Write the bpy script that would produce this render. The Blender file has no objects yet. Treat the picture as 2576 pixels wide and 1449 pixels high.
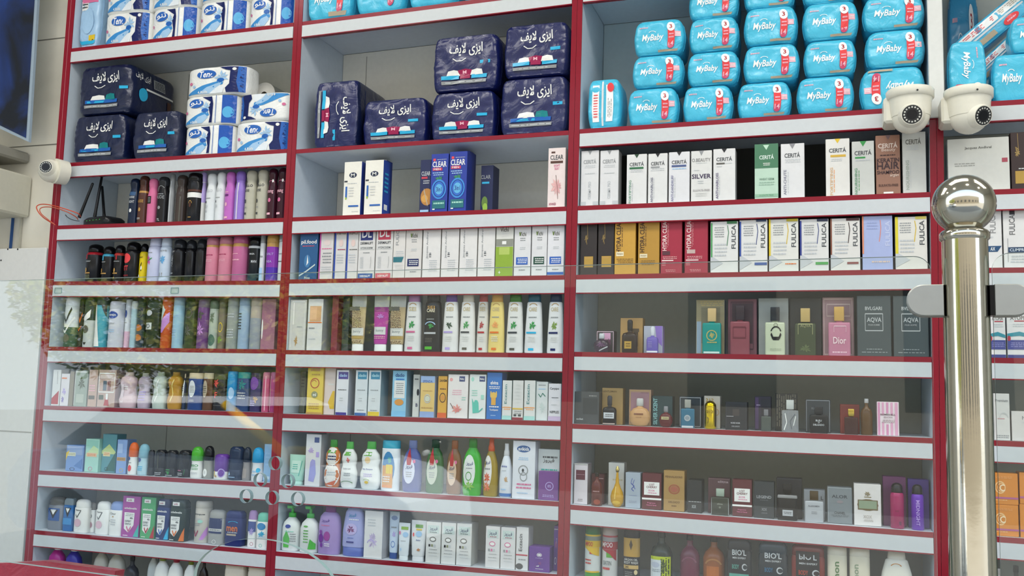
import bpy, bmesh, math, random
from mathutils import Vector, Matrix, noise
from mathutils.geometry import tessellate_polygon
C = bpy.context.scene.collection
SC = bpy.context.scene
random.seed(7)
PI = math.pi

# ------------------------------------------------------------------ camera
CAM = Vector((.2401, -2.79, 1.5)); FPX = 2357.5
YAW, PITCH, ROLL = .3220, .10718, .02615
_f = Vector((-math.sin(YAW)*math.cos(PITCH), math.cos(YAW)*math.cos(PITCH), math.sin(PITCH)))
_r = Vector((math.cos(YAW), math.sin(YAW), 0)); _u = _r.cross(_f)
RR = math.cos(ROLL)*_r + math.sin(ROLL)*_u; UU = -math.sin(ROLL)*_r + math.cos(ROLL)*_u
cd = bpy.data.cameras.new('camera'); cam = bpy.data.objects.new('camera', cd); C.objects.link(cam)
cam.matrix_world = Matrix(((RR.x, UU.x, -_f.x, CAM.x), (RR.y, UU.y, -_f.y, CAM.y), (RR.z, UU.z, -_f.z, CAM.z), (0, 0, 0, 1)))
cd.sensor_width = 36; cd.sensor_fit = 'HORIZONTAL'; cd.lens = 36*FPX/2576; cd.clip_start = .02
SC.camera = cam
def ray(px, py):
    return _f*FPX + RR*(px-1288) - UU*(py-724.5)
def P(px, py, Y=0.0):                       # where the view through a pixel meets the plane y = Y
    d = ray(px, py); return CAM + d*((Y-CAM.y)/d.y)
def PD(px, py, depth):                      # the point at a given depth in front of the camera
    return CAM + ray(px, py)*(depth/FPX)

# ------------------------------------------------------------------ world, sun, lights, exposure
SC.view_settings.view_transform = 'Standard'; SC.view_settings.look = 'None'
SC.view_settings.gamma = 1; SC.view_settings.use_curve_mapping = False
SC.view_settings.exposure = 0.66
w = bpy.data.worlds.new('world'); SC.world = w; w.use_nodes = True
nt = w.node_tree; nt.nodes.clear()
out = nt.nodes.new('ShaderNodeOutputWorld'); bg = nt.nodes.new('ShaderNodeBackground')
tc = nt.nodes.new('ShaderNodeTexCoord'); sx = nt.nodes.new('ShaderNodeSeparateXYZ'); cr = nt.nodes.new('ShaderNodeValToRGB')
nt.links.new(tc.outputs['Generated'], sx.inputs[0]); nt.links.new(sx.outputs['Z'], cr.inputs[0])
cr.color_ramp.elements[0].color = (.80, .88, .95, 1); cr.color_ramp.elements[1].color = (.35, .55, .95, 1)
nt.links.new(cr.outputs[0], bg.inputs[0]); nt.links.new(bg.outputs[0], out.inputs[0])
bg.inputs[1].default_value = 2.2
sd = bpy.data.lights.new('sun', 'SUN'); sd.energy = 13; sd.angle = .009; sd.color = (1, .95, .86)
so = bpy.data.objects.new('sun', sd); C.objects.link(so); so.rotation_euler = (-.72, .45, 0)
def area(name, loc, sx_, sy_, power, rot=(0, 0, 0), col=(1, .97, .92)):
    d = bpy.data.lights.new(name, 'AREA'); d.shape = 'RECTANGLE'; d.size = sx_; d.size_y = sy_; d.energy = power; d.color = col
    o = bpy.data.objects.new(name, d); C.objects.link(o); o.location = loc; o.rotation_euler = rot; return o

# ------------------------------------------------------------------ materials
PAL = dict(k='17171a', w='efefea', g='96999a', s='c3c7c9', n='16235c', b='2563b4', c='2fb1dd', t='158286', e='36984a', l='9dc238',
           y='e3c02c', o='e27528', r='b02530', m='9c1f50', p='d8709a', P='efb6c4', v='6436a0', V='b5a3dc', h='55342a', a='bd9350',
           i='efe5c8', d='45494d', B='a5c9e8', M='a4dac8', R='6b1d2b', D='2b2e33', G='23452c', T='1d4e58', u='3c2440', z='d8d8d4',
           q='8fb59c', O='f0a25c', Y='f0dc84', A='e8b36c', L='c9e2a0', S='dfe3e4', N='0f1a3e', x='5c5a52', H='8e6a58', W='fbfbf8',
           F='3fb4a8', C='57bfe6', K='0c0c0e', E='7c3cc0', I='c58ad0', J='8a8f6a', Q='c8d8d2', U='7a9a3a', X='e8484c', Z='b8a890')
def lin(h):
    v = [int(h[i:i+2], 16)/255 for i in (0, 2, 4)]
    return tuple((c/12.92 if c <= .04045 else ((c+.055)/1.055)**2.4) for c in v) + (1,)
MATS = {}
KIND = dict(P=(.48, 0, 0, .03, 0), G=(.22, 0, 0, .02, 0), M=(.22, 1, 0, .02, 0), T=(.06, 0, .75, 0, 0), F=(.30, 0, 0, .5, 0), S=(.6, 0, 0, .04, 0))
def mat(c, k='P'):
    """c: palette letter or hex; k: P paper, G glossy plastic, M metal, T clear, F crinkled film, S satin"""
    key = c+k
    if key in MATS: return MATS[key]
    m = bpy.data.materials.new('material_'+key); MATS[key] = m; m.use_nodes = True
    t = m.node_tree; b = t.nodes['Principled BSDF']
    ro, me, tr, bump, _ = KIND[k]; col = lin(PAL.get(c, c))
    tcn = t.nodes.new('ShaderNodeTexCoord'); nz = t.nodes.new('ShaderNodeTexNoise')
    t.links.new(tcn.outputs['Object'], nz.inputs['Vector'])
    nz.inputs['Scale'].default_value = 26 if k == 'F' else 60; nz.inputs['Detail'].default_value = 3
    mx = t.nodes.new('ShaderNodeMix'); mx.data_type = 'RGBA'
    mx.inputs[6].default_value = tuple(x*.93 for x in col[:3])+(1,); mx.inputs[7].default_value = tuple(min(1, x*1.05) for x in col[:3])+(1,)
    if k == 'F':
        nz.inputs['Scale'].default_value = 13; nz.inputs['Detail'].default_value = 5; nz.inputs['Distortion'].default_value = 1.6; nz.inputs['Roughness'].default_value = .55
        b.inputs['Coat Weight'].default_value = .25; b.inputs['Coat Roughness'].default_value = .12
    t.links.new(nz.outputs[0], mx.inputs[0]); t.links.new(mx.outputs[2], b.inputs['Base Color'])
    b.inputs['Roughness'].default_value = ro; b.inputs['Metallic'].default_value = me
    if k == 'G': b.inputs['Specular IOR Level'].default_value = .32
    if tr:
        b.inputs['Transmission Weight'].default_value = tr; b.inputs['IOR'].default_value = 1.2
    if bump:
        bp = t.nodes.new('ShaderNodeBump'); bp.inputs['Strength'].default_value = min(1, bump*2); bp.inputs['Distance'].default_value = .006 if k == 'F' else .002
        t.links.new(nz.outputs[0], bp.inputs['Height']); t.links.new(bp.outputs[0], b.inputs['Normal'])
    return m

# ------------------------------------------------------------------ mesh kit
class MB:
    """one mesh object in the making: faces with a material each"""
    def __init__(s): s.v = []; s.f = []; s.m = []; s.mats = []; s.sm = []
    def mi(s, m):
        if m not in s.mats: s.mats.append(m)
        return s.mats.index(m)
    def face(s, pts, m, smooth=False):
        n = len(s.v); s.v += [tuple(p) for p in pts]; s.f.append(tuple(range(n, n+len(pts)))); s.m.append(s.mi(m)); s.sm.append(smooth)
    def add(s, vs, fs, m, smooth=False):
        n = len(s.v); s.v += [tuple(p) for p in vs]; k = s.mi(m) if not isinstance(m, list) else None
        for i, f in enumerate(fs):
            s.f.append(tuple(a+n for a in f)); s.m.append(k if k is not None else s.mi(m[i])); s.sm.append(smooth)
    def box(s, x0, x1, y0, y1, z0, z1, m, bev=0, side=None, top=None):
        if bev <= 0:
            vs = [(x, y, z) for z in (z0, z1) for y in (y0, y1) for x in (x0, x1)]
            fs = [(0, 1, 5, 4), (1, 3, 7, 5), (3, 2, 6, 7), (2, 0, 4, 6), (4, 5, 7, 6), (0, 2, 3, 1)]
            sd_ = side or m; tp = top or m
            s.add(vs, fs, [m, sd_, m, sd_, tp, tp]); return
        b = bev; vs = []; 
        for z, i in ((z0, b), (z0+b, 0), (z1-b, 0), (z1, b)):
            j = b - i
            if i: ring = [(x0+b, y0+b), (x1-b, y0+b), (x1-b, y1-b), (x0+b, y1-b)]; ring = [p for p in ring for _ in (0, 1)]
            else: ring = [(x0+b, y0), (x1-b, y0), (x1, y0+b), (x1, y1-b), (x1-b, y1), (x0+b, y1), (x0, y1-b), (x0, y0+b)]
            if i: ring = [ring[0], ring[2], ring[2], ring[4], ring[4], ring[6], ring[6], ring[0]]
            vs += [(x, y, z) for x, y in ring]
        n = len(s.v); s.v += vs; sd_ = s.mi(side or m); tp = s.mi(top or m); fr = s.mi(m)
        for l in range(3):
            for k in range(8):
                a, c = n+l*8+k, n+l*8+(k+1) % 8
                f = (a, c, c+8, a+8)
                s.f.append(f); s.m.append(sd_ if k in (2, 6) else fr); s.sm.append(False)
        s.f.append(tuple(n+24+k for k in (0, 2, 4, 6))); s.m.append(tp); s.sm.append(False)
        s.f.append(tuple(n+k for k in (6, 4, 2, 0))); s.m.append(tp); s.sm.append(False)
    def tube(s, pts, r, m, seg=8, caps=True):
        pts = [Vector(p) for p in pts]; rings = []
        rr = r if isinstance(r, (list, tuple)) else [r]*len(pts)
        up = None
        for i, p in enumerate(pts):
            d = (pts[min(i+1, len(pts)-1)]-pts[max(i-1, 0)]).normalized()
            if up is None: up = d.orthogonal().normalized()
            up = (up - d*up.dot(d)).normalized(); bi = d.cross(up)
            rings.append([p+(up*math.cos(a)+bi*math.sin(a))*rr[i] for a in [2*PI*k/seg for k in range(seg)]])
        vs = [q for g in rings for q in g]; fs = []
        for i in range(len(pts)-1):
            for k in range(seg): fs.append((i*seg+k, i*seg+(k+1) % seg, (i+1)*seg+(k+1) % seg, (i+1)*seg+k))
        s.add(vs, fs, m, True)
        if caps: s.face(rings[0][::-1], m); s.face(rings[-1], m)
    def loft(s, secs, m, n=2.0, seg=20, cx=0, cy=0, z0=0, smooth=True, bands=()):
        """secs: (z, half width, half depth); superellipse cross-sections of exponent n"""
        vs = []; fs = []; ml = []
        for z, a, d in secs:
            for k in range(seg):
                t = 2*PI*(k+.5)/seg; ct, st = math.cos(t), math.sin(t)
                vs.append((cx+a*math.copysign(abs(ct)**(2/n), ct), cy+d*math.copysign(abs(st)**(2/n), st), z0+z))
        for i in range(len(secs)-1):
            zm = (secs[i][0]+secs[i+1][0])/2; mm = m
            for b0, b1, bm in bands:
                if b0 <= zm <= b1: mm = bm
            for k in range(seg):
                fs.append((i*seg+k, i*seg+(k+1) % seg, (i+1)*seg+(k+1) % seg, (i+1)*seg+k)); ml.append(mm)
        s.add(vs, fs, ml, smooth)
        s.face([vs[k] for k in range(seg)][::-1], m); 
        l = len(secs)-1; s.face([vs[l*seg+k] for k in range(seg)], ml[-1])
    def disc(s, c, r, m, seg=20, nrm=(0, -1, 0), ry=None, r0=0, sag=0):
        nn = Vector(nrm).normalized(); a = nn.orthogonal().normalized() if abs(nn.z) > .9 else Vector((0, 0, 1)).cross(nn).normalized(); b = nn.cross(a)
        ry = ry or r; c = Vector(c)
        o = [c+a*math.cos(2*PI*k/seg)*r+b*math.sin(2*PI*k/seg)*ry for k in range(seg)]
        if not r0: s.face(o, m)
        else:
            q = r0/r; i_ = [c+(p-c)*q for p in o]
            for k in range(seg): s.face([o[k], o[(k+1) % seg], i_[(k+1) % seg], i_[k]], m)
    def build(s, name, parent=None, loc=None, rot=None):
        me = bpy.data.meshes.new(name); me.from_pydata(s.v, [], s.f); 
        for m in s.mats: me.materials.append(m)
        me.polygons.foreach_set('material_index', s.m); me.polygons.foreach_set('use_smooth', s.sm); me.update()
        o = bpy.data.objects.new(name, me); C.objects.link(o)
        if parent: o.parent = parent
        if loc is not None: o.location = loc
        if rot is not None: o.rotation_euler = rot
        return o
def thing(name, loc, rot=(0, 0, 0)):
    o = bpy.data.objects.new(name, None); C.objects.link(o); o.location = loc; o.rotation_euler = rot; o.empty_display_size = .05; return o
def tag(o, label, cat, group=None):
    o['label'] = label; o['category'] = cat
    if group: o['group'] = group
    return o
def structure(o): o['kind'] = 'structure'; return o

# ------------------------------------------------------------------ lettering
TX = {}
def text_mesh(body):
    if body not in TX:
        c = bpy.data.curves.new('t', 'FONT'); c.body = body; c.resolution_u = 2; c.offset = .018
        o = bpy.data.objects.new('t', c); m = o.to_mesh()
        vs = [(v.co.x, v.co.y) for v in m.vertices]; fs = [tuple(p.vertices) for p in m.polygons]
        o.to_mesh_clear(); bpy.data.objects.remove(o); bpy.data.curves.remove(c)
        x0 = min(v[0] for v in vs); x1 = max(v[0] for v in vs); y0 = min(v[1] for v in vs); y1 = max(v[1] for v in vs)
        TX[body] = ([((x-x0)/(x1-x0), (y-y0)/(y1-y0)) for x, y in vs], fs)
    return TX[body]
AR1 = '\ufed2\ufbfe\ufefb \ufbfc\ufeb0\ufbfe\ufe8d'; AR3 = '\ufeee\ufee8\ufe97'; AR2 = '\ufeaf\ufeed\ufeae\ufbff\ufed3'
def decals(mb, spec, fn, k='P', flat=False):
    """prints marks on a surface. fn(u, v, lift) -> point, u and v in 0..1 across and up the face"""
    lay = 0
    for e in spec.split(';'):
        e = e.strip()
        if not e: continue
        a = e.split(' '); op = a[0]; lay += 1; lf = (.0004+.00012*lay) if flat else (.0009+.0002*lay)
        if op in 'tvTVi':
            s, c = a[1].replace('_', ' ').replace('AR1', AR1).replace('AR2', AR2).replace('AR3', AR3), a[6]; x0, z0, x1, z1 = [float(q)/100 for q in a[2:6]]
            vs, fs = text_mesh(s)
            if op == 'i': pts = [fn(x0+(x1-x0)*(x*.93+.07*y), z0+(z1-z0)*y, lf) for x, y in vs]          # slanted
            elif op == 't': pts = [fn(x0+(x1-x0)*x, z0+(z1-z0)*y, lf) for x, y in vs]
            elif op == 'T': pts = [fn(x1-(x1-x0)*x, z1-(z1-z0)*y, lf) for x, y in vs]       # upside down
            elif op == 'v': pts = [fn(x1-(x1-x0)*y, z0+(z1-z0)*x, lf) for x, y in vs]       # reads upward
            else: pts = [fn(x0+(x1-x0)*y, z1-(z1-z0)*x, lf) for x, y in vs]                  # reads downward
            mb.add(pts, fs, mat(c, k))
        elif op == 'r':
            x0, z0, x1, z1 = [float(q)/100 for q in a[1:5]]; nx = max(1, int((x1-x0)*8)) if k != 'P0' else 1; nz = max(1, int((z1-z0)*6))
            vs = [fn(x0+(x1-x0)*i/nx, z0+(z1-z0)*j/nz, lf) for j in range(nz+1) for i in range(nx+1)]
            fs = [(j*(nx+1)+i, j*(nx+1)+i+1, (j+1)*(nx+1)+i+1, (j+1)*(nx+1)+i) for j in range(nz) for i in range(nx)]
            mb.add(vs, fs, mat(a[5], k))
        elif op in 'eoh':
            x0, z0, x1, z1 = [float(q)/100 for q in a[1:5]]; cx, cz, rx, rz = (x0+x1)/2, (z0+z1)/2, (x1-x0)/2, (z1-z0)/2
            if op == 'e': 
                rings = [0, .5, 1]
            else: rings = [.82, 1]
            S = 18; vs = []; fs = []
            for q in rings: vs += [fn(cx+rx*q*math.cos(2*PI*i/S), cz+rz*q*math.sin(2*PI*i/S), lf) for i in range(S)]
            for l in range(len(rings)-1):
                for i in range(S):
                    if op == 'h' and not (1 <= i <= 7): continue
                    fs.append((l*S+i, l*S+(i+1) % S, (l+1)*S+(i+1) % S, (l+1)*S+i))
            mb.add(vs, fs, mat(a[5], k))
        elif op in 'gj':                                # rows of fine print, j: columns reading upward
            x0, z0, x1, z1 = [float(q)/100 for q in a[1:5]]; n = int(a[6]); m_ = mat(a[5], k)
            rnd = random.Random(hash(e) % 9999 if False else sum(map(ord, e)))
            for i in range(n):
                lo = (i+.28)/n; hi = (i+.72)/n; p = rnd.random()*.12; 
                while p < 1:
                    q = min(1, p+.06+.16*rnd.random())
                    if q-p > .03:
                        if op == 'g': b = [(x0+(x1-x0)*p, z0+(z1-z0)*lo), (x0+(x1-x0)*q, z0+(z1-z0)*lo), (x0+(x1-x0)*q, z0+(z1-z0)*hi), (x0+(x1-x0)*p, z0+(z1-z0)*hi)]
                        else: b = [(x0+(x1-x0)*lo, z0+(z1-z0)*p), (x0+(x1-x0)*hi, z0+(z1-z0)*p), (x0+(x1-x0)*hi, z0+(z1-z0)*q), (x0+(x1-x0)*lo, z0+(z1-z0)*q)]
                        mb.face([fn(u, v, lf) for u, v in b], m_)
                    p = q+.035
        elif op == 'p':
            q = [float(x)/100 for x in a[2:]]
            pts = [Vector((q[i], q[i+1], 0)) for i in range(0, len(q), 2)]
            if flat: mb.face([fn(p.x, p.y, lf) for p in pts], mat(a[1], k)); continue
            tris = [[pts[i] for i in t] for t in tessellate_polygon([pts])]
            for _ in range(8):                      # follow the curved surface
                nx = []; done = True
                for t in tris:
                    e_ = [(t[(i+1) % 3]-t[i]).length for i in range(3)]; i = e_.index(max(e_))
                    if e_[i] > .08:
                        done = False; m_ = (t[i]+t[(i+1) % 3])/2; nx += [[t[i], m_, t[(i+2) % 3]], [m_, t[(i+1) % 3], t[(i+2) % 3]]]
                    else: nx.append(t)
                tris = nx
                if done: break
            for t in tris: mb.face([fn(p.x, p.y, lf) for p in t], mat(a[1], k))
        elif op == 'f':                                 # a splash of petals or leaves
            x0, z0, x1, z1 = [float(q)/100 for q in a[1:5]]; cx, cz, rx, rz = (x0+x1)/2, (z0+z1)/2, (x1-x0)/2, (z1-z0)/2
            rnd = random.Random(sum(map(ord, e)))
            for i in range(9):
                t = 2*PI*i/9+rnd.random()*.4; L = .6+.4*rnd.random(); dt = .28
                mb.face([fn(cx+rx*x, cz+rz*z, lf) for x, z in ((0, 0), (.6*L*math.cos(t-dt), .6*L*math.sin(t-dt)), (L*math.cos(t), L*math.sin(t)), (.6*L*math.cos(t+dt), .6*L*math.sin(t+dt)))], mat(a[5], k))
        elif op == 's':                                 # s colour width x z x z ... : a drawn line
            wd = float(a[2])/200; q = [float(x)/100 for x in a[3:]]; pts = [(q[i], q[i+1]) for i in range(0, len(q), 2)]
            if not flat: pts = [(pts[i][0]+(pts[i+1][0]-pts[i][0])*j/4, pts[i][1]+(pts[i+1][1]-pts[i][1])*j/4) for i in range(len(pts)-1) for j in range(4)]+[pts[-1]]
            for i in range(len(pts)-1):
                (xa, za), (xb, zb) = pts[i], pts[i+1]; L = math.hypot(xb-xa, zb-za) or 1; nx_, nz_ = -(zb-za)/L*wd, (xb-xa)/L*wd
                mb.face([fn(xa-nx_, za-nz_, lf), fn(xb-nx_, zb-nz_, lf), fn(xb+nx_, zb+nz_, lf), fn(xa+nx_, za+nz_, lf)], mat(a[1], k))
# ------------------------------------------------------------------ shelving
RED = mat('8c1428', 'G'); WHT = mat('ccd1d3', 'P'); PANEL = mat('ccd8e2', 'P'); BACK = mat('e4e2d6', 'S'); BACK_SHADE = mat('9a998d', 'S')
ROWPX = {1: [((178, 122), (738, 57)), ((166, 410), (724, 374.5)), ((142.8, 567.6), (714, 548)), ((128, 708), (704, 706)), ((122, 872), (696, 879)), ((107.5, 1020), (688, 1038.5)), ((100, 1183.6), (680, 1215)), ((87.5, 1333.7), (669, 1384.7))],
 2: [((757.8, 54.9), (1441, -33)), ((746, 376), (1431, 328)), ((737, 546.8), (1424, 519.5)), ((730, 703), (1420, 692)), ((720, 880.5), (1414.5, 888.8)), ((709.5, 1040.7), (1411.6, 1060)), ((701.8, 1220), (1406, 1262)), ((693, 1387), (1402, 1445))],
 3: [((1466, -37), (2336, -135)), ((1460, 325), (2337, 265)), ((1455, 518), (2340, 483)), ((1447, 691.5), (2341, 676)), ((1443, 885), (2341, 898)), ((1440, 1066), (2344, 1102)), ((1435, 1269.6), (2350, 1339.5)), ((1431, 1460), (2354, 1558))]}
def fitline(pts):                                   # x as a straight function of z
    n = len(pts); mz = sum(p.z for p in pts)/n; mx = sum(p.x for p in pts)/n
    s_ = sum((p.z-mz)*(p.x-mx) for p in pts)/sum((p.z-mz)**2 for p in pts); return lambda z: mx+s_*(z-mz)
ROW = {}; EDGE = {}
for b in ROWPX:
    L = [P(*a) for a, c in ROWPX[b]]; R_ = [P(*c) for a, c in ROWPX[b]]
    EDGE[b] = (fitline(L), fitline(R_)); ROW[b] = [(p.z, q.z) for p, q in zip(L, R_)]
e3 = EDGE[3][1]; EDGE[4] = (lambda z: e3(z)+.036, lambda z: e3(z)+1.05)
for b in ROW: print('ROW', b, ['%.3f %.3f' % q for q in ROW[b]])
ROW[4] = [(q+.001, q-.004) for p, q in ROW[3]]
for b in ROW:
    l, r = ROW[b][-1]; ROW[b].append((l-.222, r-.222)); ROW[b].insert(0, (ROW[b][0][0]+.46, ROW[b][0][1]+.46))   # one shelf above and one below the frame
def zrow(b, i, x, y=0):
    """height of a shelf's top face; i counts shelves as in ROWPX, -1 and 8 lie beyond the frame"""
    l, r = ROW[b][i+1]; xl, xr = EDGE[b][0](l), EDGE[b][1](r); return l+(r-l)*(x-xl)/(xr-xl)
TH = .0145; FH = .041; DEP = .312; ZT = 3.32
mids = [lambda z: (EDGE[1][1](z)+EDGE[2][0](z))/2, lambda z: (EDGE[2][1](z)+EDGE[3][0](z))/2, lambda z: EDGE[3][1](z)+.018]
def skew_panel(name, parent, f0, f1, y0, y1, z0, z1, m, o):
    mb = MB(); vs = []
    for z in (z0, z1):
        for y in (y0, y1):
            for f in (f0, f1): vs.append((f(z)-o[0], y-o[1], z-o[2]))
    mb.add(vs, [(0, 1, 5, 4), (1, 3, 7, 5), (3, 2, 6, 7), (2, 0, 4, 6), (4, 5, 7, 6), (0, 2, 3, 1)], m); return mb.build(name, parent)
def slab(mb, b, ztop_l, ztop_r, dz0, dz1, y0, y1, m, inset=.0006, x0=None, x1=None):
    xl, xr = EDGE[b][0](ztop_l)+inset, EDGE[b][1](ztop_r)-inset
    k = (ztop_r-ztop_l)/(xr-xl); a = x0 if x0 is not None else xl; c = x1 if x1 is not None else xr
    za, zc = ztop_l+k*(a-xl), ztop_l+k*(c-xl)
    o = UO
    vs = [(a-o[0], y0, za+dz0), (c-o[0], y0, zc+dz0), (a-o[0], y1, za+dz0), (c-o[0], y1, zc+dz0), (a-o[0], y0, za+dz1), (c-o[0], y0, zc+dz1), (a-o[0], y1, za+dz1), (c-o[0], y1, zc+dz1)]
    mb.add(vs, [(0, 1, 5, 4), (1, 3, 7, 5), (3, 2, 6, 7), (2, 0, 4, 6), (4, 5, 7, 6), (0, 2, 3, 1)], m)
names = {1: 'red-edged white shelving bay on the left, beside the stone wall', 2: 'red-edged white shelving bay in the middle, holding baby care bottles',
         3: 'red-edged white shelving bay with perfume bottles, left of the steel post', 4: 'red-edged white shelving bay behind and right of the steel post'}
for b in (1, 2, 3, 4):
    xc = (EDGE[b][0](1.5)+EDGE[b][1](1.5))/2; UO = (xc, 0, 0)
    u = tag(thing('shelving_unit', (xc, 0, 0)), names[b], 'shelf', 'red and white shelving bays along the wall')
    xl, xr = EDGE[b]
    lo = (lambda z, f=xl: f(z)-.036) if b == 1 else (mids[b-2]); hi = mids[b-1] if b < 4 else (lambda z: xr(z)+.018)
    # side panels with red edge bands
    for f0, f1 in ((lo, xl), (xr, hi)):
        g0 = (lambda z, f=f0: f(z)+.0005); g1 = (lambda z, f=f1: f(z)-.0005)
        p = skew_panel('side_panel', u, g0, g1, .003, DEP, .0, ZT, PANEL, UO)
        skew_panel('edge_band', p, g0, g1, 0, .003, .0, ZT, RED, UO)
        if b == 1 and f0 is lo:
            skew_panel('edge_groove', p, (lambda z: xl(z)-.019), (lambda z: xl(z)-.018), -.0004, 0, .0, ZT, mat('c08a90', 'P'), UO)
    # back panel (darker backs on some shelves are mostly shade put into the colour)
    for i in range(-1, 8):
        top = ROW[b][i+1]; bot = ROW[b][i+2]
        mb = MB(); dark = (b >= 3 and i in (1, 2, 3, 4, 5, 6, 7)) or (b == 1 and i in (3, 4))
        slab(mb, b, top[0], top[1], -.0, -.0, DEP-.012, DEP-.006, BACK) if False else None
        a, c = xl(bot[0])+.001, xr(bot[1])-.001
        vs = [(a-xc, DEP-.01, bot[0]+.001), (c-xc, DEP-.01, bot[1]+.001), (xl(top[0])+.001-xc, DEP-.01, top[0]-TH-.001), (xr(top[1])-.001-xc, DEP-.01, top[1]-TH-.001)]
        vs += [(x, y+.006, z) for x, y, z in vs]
        mm = BACK_SHADE if dark else BACK
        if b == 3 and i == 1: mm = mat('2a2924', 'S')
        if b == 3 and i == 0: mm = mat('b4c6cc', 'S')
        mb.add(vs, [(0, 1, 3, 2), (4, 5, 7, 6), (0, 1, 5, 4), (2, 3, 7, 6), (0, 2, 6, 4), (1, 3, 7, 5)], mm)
        if b in (1, 2):                                       # joints of the back boards
            for t in ((.1,) if b == 2 else (.32,)):
                xx = a+(c-a)*t-xc; mb.box(xx, xx+.0025, DEP-.0112, DEP-.01, min(bot)+.02, min(top)-.03, mat('9c9b90', 'S'))
        mb.build('back_panel', u)
    for i in range(-1, 9):
        l, r = ROW[b][i+1]
        mb = MB(); slab(mb, b, l, r, -TH, 0, .0015, DEP-.011, mat('d6dee6', 'P')); s_ = mb.build('shelf_board', u)
        mb = MB(); slab(mb, b, l, r, -TH, 0, 0, .0015, RED); mb.build('edge_band', s_)
        if not (b == 2 and i == 1):
            mb = MB(); cut = .012 if b == 3 else 0
            slab(mb, b, l, r, -TH-FH, -TH-.0003, -.001, .014, WHT, inset=.001)
            fz = mb.build('fascia_board', u)
            mb = MB(); slab(mb, b, l, r, -TH-FH-.0032, -TH-FH, -.001, .014, RED, inset=.001); mb.build('edge_band', fz)
    mb = MB(); mb.box(xl(.2)+.002-xc, xr(.2)-.002-xc, .02, .035, .0, .1, RED); mb.build('plinth', u)

# ------------------------------------------------------------------ room: walls, floor, ceiling
def stone_mat():
    m = bpy.data.materials.new('stone_cladding'); m.use_nodes = True; t = m.node_tree; b = t.nodes['Principled BSDF']
    tc = t.nodes.new('ShaderNodeTexCoord'); nz = t.nodes.new('ShaderNodeTexNoise'); nz.inputs['Scale'].default_value = 3; nz.inputs['Detail'].default_value = 8
    r = t.nodes.new('ShaderNodeValToRGB'); r.color_ramp.elements[0].color = lin('ccc7b8'); r.color_ramp.elements[1].color = lin('efeadb')
    r.color_ramp.elements[0].position = .3; r.color_ramp.elements[1].position = .7
    t.links.new(tc.outputs['Object'], nz.inputs['Vector']); t.links.new(nz.outputs[0], r.inputs[0])
    t.links.new(r.outputs[0], b.inputs['Base Color']); b.inputs['Roughness'].default_value = .6; return m
STONE = stone_mat(); JOINT = mat('77746a', 'S')
XW = EDGE[1][0](1.5)-.036                     # left end of the shelving
mb = MB(); mb.box(-4.6, XW-.03, .10, .30, 0, 3.6, STONE)
for z in (.55, 1.05, 1.55, 1.98, 2.42, 2.86): mb.box(-4.6, XW-.03, .0985, .10, z, z+.004, JOINT)
for x in (XW-.03-.42, XW-1.1): mb.box(x, x+.004, .0985, .10, 0, 3.6, JOINT)
structure(mb.build('wall_left'))
mb = MB(); mb.box(-4.6, 4.6, .34, .5, 0, 3.6, mat('b4b3aa', 'S')); structure(mb.build('wall_back'))
mb = MB(); mb.box(-6.5, 6.5, -3.6, .5, -.06, 0, mat('a7a49a', 'G'))
for k in range(-12, 13): mb.box(k*.5, k*.5+.004, -3.6, .5, 0, .0006, JOINT)
structure(mb.build('floor'))
mb = MB(); mb.box(-6.5, 6.5, -3.3, .5, 3.6, 3.75, mat('d8d8d2', 'S')); structure(mb.build('ceiling'))
for x in (-4.7, 4.6):
    mb = MB(); mb.box(x, x+.1, -3.3, .5, 0, 3.6, mat('cfcdc4', 'S')); structure(mb.build('wall_left_end' if x < 0 else 'wall_right'))
mb = MB(); mb.box(-40, 40, -40, -3.6, -.16, -.06, mat('8a8780', 'S')); structure(mb.build('street_ground'))

# ceiling lamps
LP = [(-2.6, -1.0), (-1.3, -1.0), (0.0, -1.0), (1.3, -1.0), (2.6, -1.0), (-2.0, -2.2), (-.7, -2.4), (.7, -2.2), (2.0, -2.2)]
em = bpy.data.materials.new('lamp_light'); em.use_nodes = True
t = em.node_tree; e_ = t.nodes.new('ShaderNodeEmission'); e_.inputs[0].default_value = (1, .97, .9, 1); e_.inputs[1].default_value = 22
t.links.new(e_.outputs[0], t.nodes['Material Output'].inputs[0]); 
for i, (x, y) in enumerate(LP):
    u = tag(thing('ceiling_lamp', (x, y, 3.6)), 'round white recessed ceiling lamp above the shop counter', 'lamp', 'round ceiling lamps')
    mb = MB(); mb.loft([(-.02, .105, .105), (-.001, .12, .12)], WHT, cx=0, cy=0, seg=28); mb.build('lamp_rim', u)
    mb = MB(); mb.disc((0, 0, -.0215), .095, em, nrm=(0, 0, -1), seg=28); mb.build('lamp_diffuser', u)
for x in (-1.8, .1, 1.9): area('shop_light', (x, -1.25, 3.52), 1.3, .5, 10)

# ------------------------------------------------------------------ things by the left wall
def flatbox(name, px, y, dep, m, label, cat, bev=.004, side=None):
    """a box whose front face fills a pixel rectangle at the plane y"""
    x0, y0, x1, y1 = px; a = P(x0, y1, y); c = P(x1, y0, y); xc = (a.x+c.x)/2
    mb = MB(); mb.box(a.x-xc, c.x-xc, 0, dep, 0, c.z-a.z, m, bev, side); return tag(mb.build(name, loc=(xc, y, a.z)), label, cat)
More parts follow.
